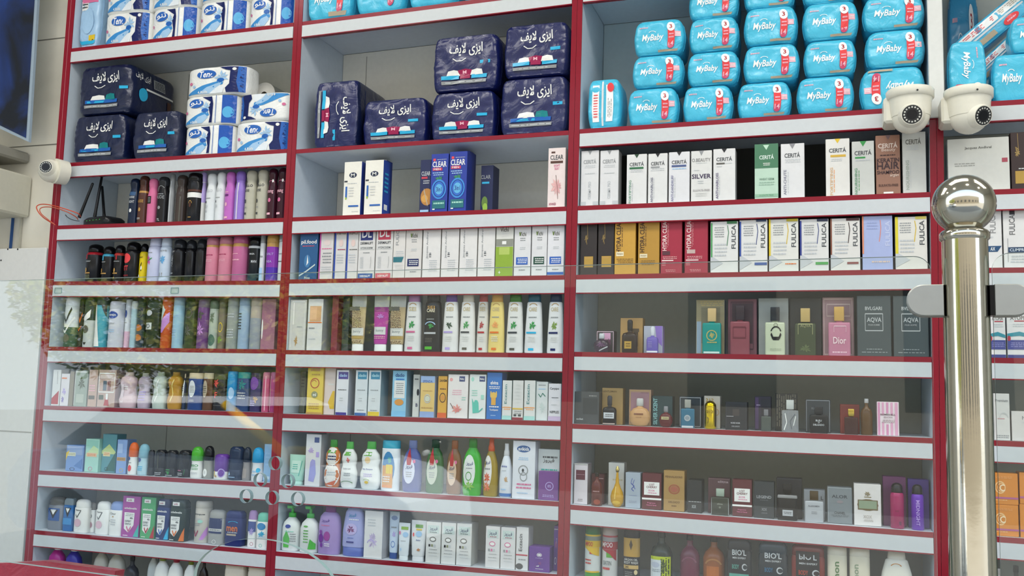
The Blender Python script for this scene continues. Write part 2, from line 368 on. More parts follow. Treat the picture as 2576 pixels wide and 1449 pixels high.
# dark poster hanging in a pale frame, in front of the wall
yb = -.02
q = [P(-60, -160, yb), P(104, -160, yb), P(72, 357, yb), P(-60, 296, yb)]
def poster_mat():
    m = bpy.data.materials.new('poster_print'); m.use_nodes = True; t = m.node_tree; b = t.nodes['Principled BSDF']
    tc = t.nodes.new('ShaderNodeTexCoord'); nz = t.nodes.new('ShaderNodeTexNoise'); nz.inputs['Scale'].default_value = 2.6; nz.inputs['Detail'].default_value = 6; nz.inputs['Distortion'].default_value = .8
    r = t.nodes.new('ShaderNodeValToRGB'); r.color_ramp.elements[0].color = lin('0c1422'); r.color_ramp.elements[0].position = .40
    r.color_ramp.elements[1].color = lin('2f78a4'); r.color_ramp.elements[1].position = .72; e = r.color_ramp.elements.new(.55); e.color = lin('1c3c80')
    t.links.new(tc.outputs['Object'], nz.inputs['Vector']); t.links.new(nz.outputs[0], r.inputs[0]); t.links.new(r.outputs[0], b.inputs['Base Color']); b.inputs['Roughness'].default_value = .5; return m
po = tag(thing('framed_poster', (q[3].x, yb, q[3].z)), 'dark blue poster in a pale border high on the stone wall', 'poster')
mb = MB(); o = Vector((q[3].x, yb, q[3].z)); cc = sum(q, Vector())/4
mb.add([p-o for p in q]+[p-o+Vector((0, .012, 0)) for p in q], [(0, 1, 2, 3), (7, 6, 5, 4), (0, 1, 5, 4), (1, 2, 6, 5), (2, 3, 7, 6), (3, 0, 4, 7)], mat('9fb0bf', 'P')); mb.build('poster_border', po)
ins = [q[0]-o, q[1]-o+Vector((-.013, 0, 0)), q[2]-o+Vector((-.013, 0, .016)), q[3]-o+Vector((0, 0, .016))]
mb = MB(); mb.face([p+Vector((0, -.0015, 0)) for p in ins], poster_mat()); mb.build('poster_print', po)
# signs of fittings below it
def sidebox(name, pxr, py0, py1, yf, m, label, cat, slope=0):
    """a box fixed to the wall and reaching towards the viewer; its right side is what shows"""
    a = P(pxr, py1, .1); c = P(pxr, py0, .1); w_ = .45; x1 = (a.x+c.x)/2
    mb = MB(); mb.box(-w_, 0, yf, .0985, 0, c.z-a.z, m, .008); o = mb.build(name, loc=(x1, 0, a.z)); o.rotation_euler = (slope, 0, 0); return tag(o, label, cat)
sidebox('wall_rail', 77, 386, 412, -.18, mat('8d8a80', 'S'), 'grey rail on the wall under the dark blue poster', 'rail')
sidebox('wall_cabinet', 80, 445, 548, -.28, mat('c9c6b6', 'P'), 'beige wall-mounted box left of the router shelf', 'box')
flatbox('cable_duct', (21, 540, 31, 640), .085, .012, mat('24508c', 'P'), 'narrow blue upright strip below the beige wall box', 'duct', 0)
flatbox('cable_duct', (45, 545, 50, 640), .088, .010, mat('b9b6a8', 'P'), 'thin beige upright strip below the beige wall box', 'duct', 0)
u = tag(thing('wall_panel', P(60, 1500, .0)), 'tall white panel on the stone wall at lower left', 'panel')
a = P(-60, 1600, 0); c = P(122, 622, 0); o = P(60, 1500, 0); d = P(84, 1449, 0)
xr_ = lambda z: XW-.012
mb = MB(); mb.box(a.x-.3-o.x, xr_(0)-o.x, 0, .09, .2-o.z, c.z-o.z, mat('d9d8d2', 'P'), .004); mb.build('panel_board', u)
for px, py in ((3, 655), (20, 627), (45, 627)):
    p = P(px, py, 0); mb = MB(); mb.disc((p.x-o.x, -.001, p.z-o.z), .0035, mat('k'), seg=10); mb.build('screw_hole', u)
zz = P(40, 1087, 0).z; mb = MB(); mb.box(a.x-.3-o.x, xr_(0)-o.x, -.0012, 0, zz-o.z, zz+.004-o.z, mat('9c9a92', 'P')); mb.build('panel_joint', u)
# ------------------------------------------------------------------ white cover strip between the right bays
a = P(2341, 296, -.012); c = P(2374, 40, -.012); mb = MB(); mb.box(-.0195, .0195, 0, .01, 0, ZT-a.z, mat('d9dbd8', 'P'), .002)
tag(mb.build('cover_strip', loc=(P(2358, 296, -.012).x, -.012, a.z)), 'white cover strip on the upright between the cameras', 'strip')

# ------------------------------------------------------------------ domed security cameras
def dome(px, py, r_px, Y, look, label, wall=False, lens_dir=(0, -1, -.4)):
    p = P(px, py, Y); R0 = r_px*(Y-CAM.y)/FPX*1.03
    u = tag(thing('security_camera', p), label, 'camera', 'white domed security cameras')
    sh = mat('e6e2d2', 'G'); ld = Vector(lens_dir).normalized()
    if not wall:
        mb = MB(); mb.loft([(R0*.80, R0*1.02, R0*1.02), (R0*.84, R0*1.12, R0*1.12), (R0*1.22, R0*1.14, R0*1.14), (R0*1.28, R0*1.1, R0*1.1)], sh, seg=40); mb.build('mounting_ring', u)
        mb = MB(); mb.loft([(-R0*.1, R0*.93, R0*.93), (R0*.25, R0*.98, R0*.98), (R0*.6, R0*1.0, R0*1.0), (R0*.82, R0*1.04, R0*1.04)], sh, seg=40)
        mb.disc((R0*.25, -R0*1.15, R0*.95), R0*.05, mat('k'), seg=10); mb.build('collar', u)
        mb = MB(); mb.box(-R0*1.25, -R0*.5, -R0*.2, -Y-.0015 if Y < -.06 else .02, -R0*.35, R0*1.0, sh, R0*.12); mb.build('wall_bracket', u)
    mb = MB(); S = 28
    vs = []; fs = []
    N = 12
    for j in range(N+1):
        t = PI*j/N
        for k in range(S): vs.append((R0*.92*math.sin(t)*math.cos(2*PI*k/S), R0*.92*math.sin(t)*math.sin(2*PI*k/S), R0*.92*math.cos(t)))
    for j in range(N):
        for k in range(S): fs.append((j*S+k, (j+1)*S+k, (j+1)*S+(k+1) % S, j*S+(k+1) % S))
    mb.add(vs, fs, sh, True); mb.build('ball_housing', u)
    a = ld*R0*.62; b = ld*R0*.99
    mb = MB(); mb.tube([a, b], [R0*.66, R0*.50], sh, 28); o = mb.build('lens_collar', u)
    mb = MB(); mb.tube([b, b+ld*R0*.015], R0*.46, mat('2a2b2d', 'G'), 28)
    s_ = Vector((0, 0, 1)).cross(ld).normalized(); v_ = ld.cross(s_)
    for k in range(16):
        t = 2*PI*k/16; mb.disc(b+ld*R0*.02+(s_*math.cos(t)+v_*math.sin(t))*R0*.36, R0*.045, mat('c9c9c0', 'G'), nrm=ld, seg=8)
    lr = mb.build('lens_ring', u)
    mb = MB(); mb.tube([b+ld*R0*.02, b+ld*R0*.03], R0*.24, mat('0e1116', 'G'), 24); mb.build('lens', lr)
    if wall:
        mb = MB(); mb.tube([Vector((R0*.62, R0*.9, -.0)), Vector((R0*.30, R0*.1, 0))], [R0*.95, R0*1.0], sh, 36); mb.build('mounting_ring', u)
dome(2290, 291, 46, -.075, None, 'white domed camera left of the white cover strip, lens facing forward', lens_dir=(.0, -1, -.22))
dome(2437, 291, 46, -.075, None, 'white domed camera right of the white cover strip, lens turned right', lens_dir=(.5, -.75, -.25))
dome(128, 430, 40, -.06, None, 'white domed camera on the left end of the shelving', wall=True, lens_dir=(.42, -1, .10))

# ------------------------------------------------------------------ steel post, glass screens
GD = 1.14
pc = PD(2434, 900, GD); PX, PY = pc.x, pc.y
STEEL = mat('bdb6a4', 'M'); BRU = mat('a9a9a2', 'M'); BRU.node_tree.nodes['Principled BSDF'].inputs['Roughness'].default_value = .42
STEEL.node_tree.nodes['Principled BSDF'].inputs['Roughness'].default_value = .11
def zat(px, py, y): return P(px, py, y).z
rp = 54*GD/FPX; rb = 76*GD/FPX; zb = zat(2434, 514, PY); zc = zat(2434, 600, PY)
post = tag(thing('steel_post', (PX, PY, .9)), 'polished steel post topped with a steel ball', 'post')
mb = MB(); mb.loft([(0, rp, rp), (zc-.9-.002, rp, rp)], STEEL, seg=64); mb.build('tube', post)
mb = MB(); z0 = zc-.9; mb.loft([(z0-.003, rp*1.02, rp*1.02), (z0-.001, rp*1.09, rp*1.09), (z0+.006, rp*1.10, rp*1.10), (z0+.009, rp*1.0, rp*1.0), (z0+.013, rp*.72, rp*.72), (z0+.017, rp*.55, rp*.55), (zb-.9-rb*.93, rp*.52, rp*.52), (zb-.9-rb*.88, rp*.6, rp*.6)], STEEL, seg=64); mb.build('collar', post)
mb = MB(); N = 32; mb.loft([(zb-.9-rb*math.cos(PI*j/N), max(1e-4, rb*math.sin(PI*j/N)), max(1e-4, rb*math.sin(PI*j/N))) for j in range(N+1)], STEEL, seg=64); mb.build('ball_finial', post)
# direction of the screens: about four degrees off the shelving
GA = math.radians(4.1); gd = Vector((-math.cos(GA), math.sin(GA), 0)); gn = Vector((math.sin(GA), math.cos(GA), 0))
G0 = Vector((PX, PY, 0))
def onglass(px, py):
    d = ray(px, py); t = (G0-CAM).dot(gn)/d.dot(gn); p = CAM+d*t; return (p-G0).dot(gd), p.z        # run left of the post, height
def glass_mat():
    m = bpy.data.materials.new('clear_glass'); m.use_nodes = True; t = m.node_tree; t.nodes.clear()
    o = t.nodes.new('ShaderNodeOutputMaterial'); mx = t.nodes.new('ShaderNodeMixShader'); tr = t.nodes.new('ShaderNodeBsdfTransparent'); gl = t.nodes.new('ShaderNodeBsdfGlossy')
    lw = t.nodes.new('ShaderNodeLayerWeight'); pw = t.nodes.new('ShaderNodeMath'); pw.operation = 'POWER'; pw.inputs[1].default_value = 5
    fr = t.nodes.new('ShaderNodeMath'); fr.operation = 'MULTIPLY_ADD'; fr.inputs[1].default_value = .95; fr.inputs[2].default_value = .036
    t.links.new(lw.outputs['Facing'], pw.inputs[0]); t.links.new(pw.outputs[0], fr.inputs[0])
    tr.inputs[0].default_value = (.96, .985, .975, 1); gl.inputs['Roughness'].default_value = .0
    nz = t.nodes.new('ShaderNodeTexNoise'); nz.inputs['Scale'].default_value = 2.5; bp = t.nodes.new('ShaderNodeBump'); bp.inputs['Strength'].default_value = .02; bp.inputs['Distance'].default_value = .01
    tc = t.nodes.new('ShaderNodeTexCoord'); t.links.new(tc.outputs['Object'], nz.inputs['Vector']); t.links.new(nz.outputs[0], bp.inputs['Height']); t.links.new(bp.outputs[0], gl.inputs['Normal'])
    t.links.new(fr.outputs[0], mx.inputs[0]); t.links.new(tr.outputs[0], mx.inputs[1]); t.links.new(gl.outputs[0], mx.inputs[2]); t.links.new(mx.outputs[0], o.inputs[0]); return m
GLASS = glass_mat(); GEDGE = mat('a9bfb6', 'G'); SAW = mat('8fa3a0', 'G')
def pane(name, outline, holes, label, hole_name='speak_hole'):
    """glass plate from an outline in (run, height) with round holes; 8 mm thick"""
    bm = bmesh.new(); th = .008
    es = []
    for loop in [outline]+holes:
        vs = [bm.verts.new((x, 0, z)) for x, z in loop]
        for i in range(len(vs)): es.append(bm.edges.new((vs[i], vs[(i+1) % len(vs)])))
    bmesh.ops.triangle_fill(bm, use_beauty=True, edges=es)
    fs = [[(v.co.x, v.co.z) for v in f.verts] for f in bm.faces]; bm.free()
    mb = MB(); W = lambda x, z, y: G0+gd*x+gn*y+Vector((0, 0, z))
    org = W(outline[0][0], min(z for x, z in outline), 0)
    for f in fs:
        mb.face([W(x, z, -th/2)-org for x, z in f], GLASS); mb.face([W(x, z, th/2)-org for x, z in reversed(f)], GLASS)
    for n, loop in enumerate([outline]+holes):
        for i in range(len(loop)):
            (xa, za), (xb, zb_) = loop[i], loop[(i+1) % len(loop)]
            mb.face([W(xa, za, -th/2)-org, W(xb, zb_, -th/2)-org, W(xb, zb_, th/2)-org, W(xa, za, th/2)-org], GEDGE if n == 0 else SAW)
    return tag(mb.build(name, loc=org), label, 'glass screen')
xr0, ztop = onglass(2341, 644); xl0, _ = onglass(-260, 713); zt2 = onglass(120, 703)[1]
print('GLASS', xr0, xl0, ztop, zt2, 'post', PX, PY, rp, zc, zb)
rc = .02; zlo = zat(1288, 1449, PY)-.08
out = [(xl0, zlo)]
ax0, az0 = onglass(497, 1449); ax1, az1 = onglass(842, 1449); axm, azm = onglass(672, 1336)
aw = abs(ax0-ax1)/2; axc = (ax0+ax1)/2; ah = azm-(az0+az1)/2
arch = []
for k in range(0, 25):
    t = PI*k/24; arch.append((axc+aw*1.04*math.cos(t), az0+ah*math.sin(t)))
arch = [(arch[0][0]+.004, zlo)]+arch+[(arch[-1][0]-.004, zlo)]
out = [(xl0, zlo)]+arch+[(xr0, zlo)]
out += [(xr0, ztop-rc)]+[(xr0+rc-rc*math.cos(t), ztop-rc+rc*math.sin(t)) for t in [PI/2*k/8 for k in range(1, 9)]]+[(xl0, zt2)]
holes = []
for hx, hy in ((693, 1165), (655, 1207), (725, 1210), (620, 1248), (685, 1252), (750, 1255)):
    cx_, cz_ = onglass(hx, hy); rr_ = .0108
    holes.append([(cx_+rr_*math.cos(2*PI*k/28), cz_+rr_*math.sin(2*PI*k/28)) for k in range(28)])
pane('glass_screen', out, holes, 'wide clear glass counter screen with six round speaking holes')
yr0, zr = onglass(2494, 638); yr1 = yr0-.5
out = [(yr0, zlo), (yr0, zr-rc)]+[(yr0-rc+rc*math.cos(t), zr-rc+rc*math.sin(t)) for t in [PI/2*k/8 for k in range(1, 9)]]+[(yr1, zr), (yr1, zlo)]
pane('glass_screen', out, [], 'clear glass counter screen to the right of the steel post')
# clamps
for sgn, pxe, px0, lab in ((1, 2280, 2374, 'brushed steel glass clamp left of the post'), (-1, 2596, 2500, 'brushed steel glass clamp right of the post')):
    xa, za = onglass(pxe, 757); xb, zb_ = onglass(px0, 757); zt_ = onglass(px0, 718)[1]; zl_ = onglass(px0, 797)[1]; hh = (zt_-zl_)/2; zm = (zt_+zl_)/2
    W = lambda x, z, y: G0+gd*x+gn*y+Vector((0, 0, z)); org = W(xb, zm, 0)
    c_ = tag(thing('glass_clamp', org), lab, 'clamp', 'steel glass clamps on the post')
    xm = xa - sgn*hh
    prof = [(xb, zm-hh), (xm, zm-hh)]+[(xm+sgn*hh*math.sin(t), zm-hh*math.cos(t)) for t in [PI*k/16 for k in range(1, 16)]]+[(xm, zm+hh), (xb, zm+hh)]
    for y0, y1 in ((-.0145, -.0045), (.0045, .0145)):
        mb = MB(); e = .0015
        cx_ = (xb+xm)/2
        inn = [(cx_+(x-cx_)*.94, zm+(z-zm)*.94) for x, z in prof]
        ya, yb2 = (y0, y0+e) if y0 < 0 else (y1, y1-e)
        yc = y1 if y0 < 0 else y0
        mb.face([W(x, z, ya)-org for x, z in inn], BRU)
        for i in range(len(prof)):
            j = (i+1) % len(prof)
            mb.face([W(*inn[i], ya)-org, W(*inn[j], ya)-org, W(*prof[j], yb2)-org, W(*prof[i], yb2)-org], BRU)
            mb.face([W(*prof[i], yb2)-org, W(*prof[j], yb2)-org, W(*prof[j], yc)-org, W(*prof[i], yc)-org], BRU)
        mb.face([W(x, z, yc)-org for x, z in prof], BRU)
        mb.build('clamp_plate', c_)
    mb = MB(); xs = sorted((xb, sgn*rp*.97)); 
    vs = [W(x, z, y)-org for z in (zm-hh*.96, zm+hh*.96) for y in (-.012, .012) for x in xs]
    mb.add(vs, [(0, 1, 5, 4), (1, 3, 7, 5), (3, 2, 6, 7), (2, 0, 4, 6), (4, 5, 7, 6), (0, 2, 3, 1)], mat('K', 'G')); mb.build('rubber_pad', c_)
# ------------------------------------------------------------------ product kinds
PR = dict(   # body profile (height share, half-width share), cap profile, exponent, depth share
 can=([(0, .93), (.012, 1), (.70, 1), (.75, .95), (.785, .80), (.79, .76)], [(.79, .84), (.80, .86), (.93, .80), (.975, .62), (1, .3)], 2, 1),
 hair=([(0, .95), (.01, 1), (.60, 1), (.70, .86), (.76, .76), (.80, .80)], [(.80, .82), (.88, .92), (.95, .86), (.985, .66), (1, .3)], 2, 1),
 tallcan=([(0, .95), (.01, 1), (.80, 1), (.83, .96)], [(.83, .96), (.84, 1), (.97, .97), (1, .8)], 2, 1),
 sham=([(0, .93), (.02, 1), (.4, .93), (.75, .82), (.845, .78), (.86, .70)], [(.86, .66), (.865, .70), (.985, .68), (1, .62)], 2.6, .55),
 wavy=([(0, .82), (.03, .9), (.22, 1), (.42, .84), (.55, .78), (.72, .98), (.84, .85), (.90, .5)], [(.90, .46), (.905, .5), (1, .47)], 2.4, .7),
 round=([(0, .72), (.03, .86), (.18, 1), (.34, .97), (.46, .80), (.50, .79), (.62, .9), (.72, .82), (.80, .55), (.84, .44)], [(.84, .42), (.845, .46), (.99, .42), (1, .38)], 2.3, .55),
 oval=([(0, .84), (.03, .94), (.2, 1), (.48, .99), (.64, .90), (.74, .74), (.81, .50), (.84, .40)], [(.84, .38), (.845, .44), (.99, .42), (1, .38)], 2.3, .55),
 inv=([(.19, .98), (.22, 1), (.5, 1), (.72, .90), (.9, .80), (.97, .62), (1, .3)], [(0, .93), (.01, .96), (.18, .97), (.19, .9)], 2.5, .5),
 slim=([(0, .85), (.03, .95), (.3, 1), (.55, .86), (.7, .6), (.77, .4)], [(.77, .36), (.78, .44), (.86, .4), (.88, .32), (.99, .3), (1, .25)], 2.2, .7),
 wide=([(0, .9), (.02, .96), (.2, 1), (.6, .97), (.78, .86), (.86, .6), (.87, .45)], [(.87, .44), (.875, .48), (.99, .46), (1, .42)], 2.5, .5),
 stick=([(0, .93), (.03, 1), (.74, 1), (.75, .97)], [(.75, .98), (.76, 1), (.90, .96), (.97, .78), (1, .45)], 2.8, .6),
 roll=([(0, .88), (.03, .97), (.2, 1), (.38, .86), (.50, .84), (.55, .9)], [(.55, .92), (.56, .98), (.82, .92), (.94, .70), (.985, .42), (1, .2)], 2.1, .9),
 dark=([(0, .9), (.03, 1), (.30, 1), (.31, .97)], [(.31, .98), (.32, 1), (.84, .98), (.94, .9), (1, .6)], 2.2, .9),
 flask=([(0, .95), (.02, 1), (.64, 1), (.675, .95), (.68, .3), (.71, .28)], [(.71, .44), (.715, .46), (.99, .46), (1, .44)], 7, .42),
 apoth=([(0, .9), (.02, 1), (.50, 1), (.58, .86), (.62, .3), (.66, .26)], [(.66, .3), (.67, .34), (.95, .36), (1, .2)], 4, .6),
 orb=([(0, .45), (.04, .72), (.18, .94), (.34, 1), (.5, .92), (.62, .66), (.68, .3), (.72, .24)], [(.72, .3), (.73, .34), (.97, .32), (1, .26)], 2, .6),
 tear=([(0, .35), (.03, .6), (.12, .92), (.24, 1), (.36, .84), (.48, .48), (.58, .28), (.84, .16)], [(.84, .14), (.86, .24), (.91, .28), (.96, .22), (1, .05)], 2, .8),
 caps=([(0, .8), (.03, .95), (.06, 1), (.74, 1), (.76, .98)], [(.76, .98), (.77, 1), (.88, .9), (.96, .6), (1, .15)], 2, 1),
 gown=([(0, .78), (.04, 1), (.10, 1), (.40, .78), (.55, .6), (.60, .34)], [(.60, .3), (.61, .4), (.74, .36), (.76, .2), (.79, .3), (.88, .5), (.96, .42), (1, .15)], 2.4, .6),
 neck=([(0, .92), (.02, 1), (.60, 1), (.70, .80), (.76, .45), (.80, .3), (.88, .3)], [(.88, .33), (.89, .36), (.99, .35), (1, .3)], 2.2, .8),
 body=([(0, .95), (.02, 1), (.83, 1), (.84, .97)], [(.84, .97), (.85, 1), (.985, .98), (1, .9)], 2.2, .6),
 tube=([(.13, .78), (.17, .84), (.5, .93), (.88, 1), (.93, 1), (1, 1)], [(0, .74), (.01, .78), (.12, .76), (.13, .7)], 2.2, .5),
 block=([(0, .93), (.02, 1), (.76, 1), (.80, .95)], [(.80, .95), (.81, .98), (.93, .95), (1, .72)], 5, .6),
 dome=([(0, .95), (.02, 1), (.3, .97), (.62, .8), (.82, .6), (.84, .5)], [(.84, .48), (.85, .5), (.98, .44), (1, .3)], 2.6, .5),
)
PR['pump'] = ([(0, .9), (.02, 1), (.50, 1), (.62, .84), (.70, .5), (.73, .34)], [(.73, .38), (.735, .42), (.82, .40), (.83, .3)], 2.4, .7)
CNT = {}; OCC = {}; LAB = []
KNAME = dict(box='product_box', can='spray_can', hair='hairspray_can', tallcan='spray_can', sham='shampoo_bottle', wavy='wavy_bottle', round='baby_wash_bottle', oval='baby_oil_bottle', slim='spray_bottle',
 wide='lotion_bottle', inv='lotion_bottle', stick='deodorant_stick', roll='roll_on_deodorant', dark='roll_on_deodorant', flask='perfume_bottle', apoth='perfume_bottle', orb='perfume_bottle', tear='perfume_bottle', caps='perfume_bottle', gown='perfume_bottle',
 neck='shampoo_bottle', body='body_wash_bottle', tube='cream_tube', block='deodorant_stick', dome='sunscreen_bottle', pump='pump_bottle', pack='diaper_pack', pad='diaper_pack', tp='toilet_paper_pack')
CAT = dict(box='box', tube='tube', pump='bottle', pack='diapers', pad='diapers', tp='toilet paper', stick='deodorant', roll='deodorant', dark='deodorant', block='deodorant', can='spray can', hair='spray can', tallcan='spray can')
BAYN = {1: 'left', 2: 'middle', 3: 'right', 4: 'far right'}
ORD = ['top', 'second', 'third', 'fourth', 'fifth', 'sixth', 'seventh', 'eighth', 'ninth']
NUM = ['first', 'second', 'third', 'fourth', 'fifth', 'sixth', 'seventh', 'eighth', 'ninth', 'tenth', 'eleventh', 'twelfth']
CARD = {2: 'two', 3: 'three', 4: 'four', 5: 'five', 6: 'six', 7: 'seven', 8: 'eight', 9: 'nine', 10: 'ten', 11: 'eleven', 12: 'twelve'}
MAC = {}
def expand(s):
    for _ in range(3):
        for k_ in sorted(MAC, key=len, reverse=True): s = s.replace('@'+k_, MAC[k_])
    return s
def cls(c, d='P'):
    """'w' or 'w:G' -> colour, class"""
    a = c.split(':'); return mat(a[0], a[1] if len(a) > 1 else d)
def loft_fn(prof, W, D, H, n):
    pts = sorted(prof)
    def half(z):
        for i in range(len(pts)-1):
            if pts[i][0] <= z <= pts[i+1][0]:
                q = (z-pts[i][0])/max(1e-6, pts[i+1][0]-pts[i][0]); return pts[i][1]+(pts[i+1][1]-pts[i][1])*q
        return pts[0][1] if z < pts[0][0] else pts[-1][1]
    def fn(u, v, lf):
        v = max(.004, min(.996, v)); a = half(v)*W/2; d = half(v)*D/2; x = (u-.5)*W; q = max(-.97, min(.97, x/max(a, 1e-5)))
        return (q*a, -d*(1-abs(q)**n)**(1/n)-lf, v*H)
    return fn
def item(b, row, line):
    """one product from one line: x0,x1,ytop | kind | look | body | cap or side | marks | options"""
    f = [q.strip() for q in line.split('|')]; 
    while len(f) < 7: f.append('')
    px = [float(q) for q in f[0].split(',')]; kind, look, c1, c2, marks, opt = f[1:7]; marks = expand(marks)
    op = dict((q.split('=')+['1'])[:2] for q in opt.split()) if opt else {}
    Y = float(op.get('y', .012)); x0p, x1p, ytp = px[:3]
    zr = ROW[b][row+1]; zm = (zr[0]+zr[1])/2
    # bottom height from the shelf, then x from the pixels along that height
    def yat(xp, z):                       # pixel row where height z shows in pixel column xp, on plane Y
        lo, hi = -900, 2600
        for _ in range(40):
            m_ = (lo+hi)/2
            if P(xp, m_, Y).z > z: lo = m_
            else: hi = m_
        return lo
    X0, X1 = P(x0p, yat(x0p, zm), Y).x, P(x1p, yat(x1p, zm), Y).x
    hm = (P((x0p+x1p)/2, ytp, Y).z+zm)/2; X0 = P(x0p, yat(x0p, hm), Y).x; X1 = P(x1p, yat(x1p, hm), Y).x
    xc = (X0+X1)/2; zb = max(zrow(b, row, X0), zrow(b, row, X1))
    if 's' in op:                         # stands on what is below it in the same row
        zb = max([o[3] for o in OCC.get((b, row), []) if min(o[1], X1)-max(o[0], X0) > .25*(X1-X0)] or [zb])+.0006
    else: zb += .0004
    if 'zb' in op: zb = P((x0p+x1p)/2, float(op['zb']), Y).z
    ztop = P((x0p+x1p)/2, ytp, Y).z; H = ztop-zb; lim = min(zrow(b, row-1, X0), zrow(b, row-1, X1))-TH-.003-zb
    if H > lim: H = lim
    if zb+H > lim+zb+.003-FH-.004 and not (b == 2 and row == 2):      # tall enough to reach behind the fascia
        yn = .0165 if kind not in ('pack', 'pad', 'tp') else .018
        if Y < yn: Y = yn; X0, X1 = P(x0p, yat(x0p, hm), Y).x, P(x1p, yat(x1p, hm), Y).x; xc = (X0+X1)/2
    W = X1-X0-.0012; D = float(op['d']) if 'd' in op else None
    # keep neighbours apart
    if D is None: D = dict(box=.055, pack=.17, pad=.2, tp=.12).get(kind, None)
    if D is None: D = PR[kind][3]*W
    for o in OCC.get((b, row), []):
        if o[4] < Y+D and o[5] > Y and o[2] < zb+H-.004 and o[3] > zb+.004:
            if o[0] < X0 < o[1] < X1 and o[1]-X0 < .6*W: X0 = o[1]+.0003
            elif X0 < o[0] < X1 and o[1] > X1-.001 and X1-o[0] < .6*W: X1 = o[0]-.0003
    W = X1-X0-.0008; xc = (X0+X1)/2
    xl_, xr_2 = EDGE[b][0](zb)+.001, EDGE[b][1](zb)-.001
    if xc-W/2 < xl_: X0 = xl_; W = X1-X0; xc = (X0+X1)/2
    if xc+W/2 > xr_2 and b < 4: X1 = xr_2; W = X1-X0; xc = (X0+X1)/2
    if Y+D > DEP-.014: D = DEP-.014-Y
    OCC.setdefault((b, row), []).append((X0, X1, zb, zb+H, Y, Y+D))
    nm = op.get('n', KNAME[kind]); loc = (xc, Y+D/2, zb); rot = (0, 0, math.radians(float(op.get('rz', 0))))
    if kind == 'box':
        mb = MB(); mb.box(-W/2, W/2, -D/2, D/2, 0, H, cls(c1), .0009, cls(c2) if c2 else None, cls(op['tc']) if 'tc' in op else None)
        fn = lambda u, v, lf: ((u-.5)*W, -D/2-lf, v*H); decals(mb, marks, fn, 'P', True)
        if 'sd' in op:                    # marks on the right-hand side
            fs = lambda u, v, lf: (W/2+lf, (u-.5)*D, v*H); decals(mb, expand(op['sd'].replace('~', ' ').replace('^', ';')), fs)
        root = mb.build(nm, loc=loc, rot=rot)
    elif kind in ('pack', 'pad'):
        root = soft_pack(nm, W, D, H, kind, c1, c2, marks, op, loc, rot)
    elif kind == 'tp':
        root = roll_pack(nm, W, D, H, marks, op, loc, rot)
    else:
        body, cap, n, dr = PR[kind]; D = min(D, W*dr) if 'd' not in op else D
        loc = (xc, Y+D/2, zb)
        root = thing(nm, loc, rot); kk = 'G'
        bands = []
        ms = []
        for e in marks.split(';'):
            e = e.strip()
            if e.startswith('b '): a = e.split(' '); bands.append((float(a[1])/100, float(a[2])/100, cls(a[3], 'G')))
            else: ms.append(e)
        ext = sorted(set([z for z, a in body]+[z for bd in bands for z in bd[:2] if body[0][0] < z < body[-1][0]]+[i/12 for i in range(13) if body[0][0]+.02 < i/12 < body[-1][0]-.02 and kind in ('wavy', 'round', 'tear', 'orb', 'oval', 'hair', 'gown')]))
        hf = dict(body); fl = sorted(body)
        def half(z):
            for i in range(len(fl)-1):
                if fl[i][0] <= z <= fl[i+1][0]:
                    q = (z-fl[i][0])/max(1e-6, fl[i+1][0]-fl[i][0]); q2 = q*q*(3-2*q) if kind in ('wavy', 'round', 'tear', 'orb') else q
                    return fl[i][1]+(fl[i+1][1]-fl[i][1])*q2
            return fl[-1][1]
        tdep = (lambda z: max(.05, 1-max(0, z-.15)/.85*.93)) if kind == 'tube' else (lambda z: 1)
        secs = [(z*H, half(z)*W/2, half(z)*D/2*tdep(z)) for z in ext]
        mb = MB(); mb.loft(secs, cls(c1, 'G'), n=n, seg=24 if W < .03 else 32, bands=[(p*H, q*H, r) for p, q, r in bands])
        if kind == 'tube':
            def fn(u, v, lf):
                v = max(.135, min(.99, v)); a = half(v)*W/2; d = half(v)*D/2*tdep(v); q = max(-.97, min(.97, (u-.5)*W/a)); return (q*a, -d*(1-abs(q)**n)**(1/n)-lf, v*H)
        else: 
            def fn(u, v, lf):
                v = max(.004, min(.996, v)); a = half(v)*W/2; d = half(v)*D/2; q = max(-.97, min(.97, (u-.5)*W/max(a, 1e-5))); return (q*a, -d*(1-abs(q)**n)**(1/n)-lf, v*H)
        low = [e for e in ms if e]; decals(mb, ';'.join(low), fn, 'G')
        mb.build('bottle_body' if kind not in ('can', 'hair', 'tallcan') else 'can_body', root)
        mb = MB(); cs = [(z*H, a*W/2, a*D/2*(1 if kind != 'flask' else 1.3)) for z, a in cap]
        mb.loft(cs, cls(c2 or 'w', 'G'), n=2 if kind not in ('flask', 'block') else n, seg=24)
        cp = mb.build('cap' if kind != 'pump' else 'pump_collar', root)
        if kind == 'pump':
            mb = MB(); q = W*.5; mb.loft([(.83*H, q*.16, q*.16), (.93*H, q*.16, q*.16)], cls(c2, 'G'), seg=12)
            mb.box(-q*.32, q*.32, -q*.66, q*.28, .93*H, H, cls(c2, 'G'), q*.06); mb.build('pump_head', root)
        if 'lb' in op:
            a = [float(q)/100 for q in op['lb'].split(',')[:4]]; m_ = op['lb'].split(',')[4]
            mb = MB(); decals(mb, 'r %g %g %g %g %s' % (a[0]*100, a[1]*100, a[2]*100, a[3]*100, m_), fn, 'P'); mb.build('label', root)
    LAB.append((root, look, b, row, xc, kind, op.get('lab')))
    return root
def rows(b, row, text):
    for l in text.strip().split('\n'):
        l = l.strip()
        if l: item(b, row, l)
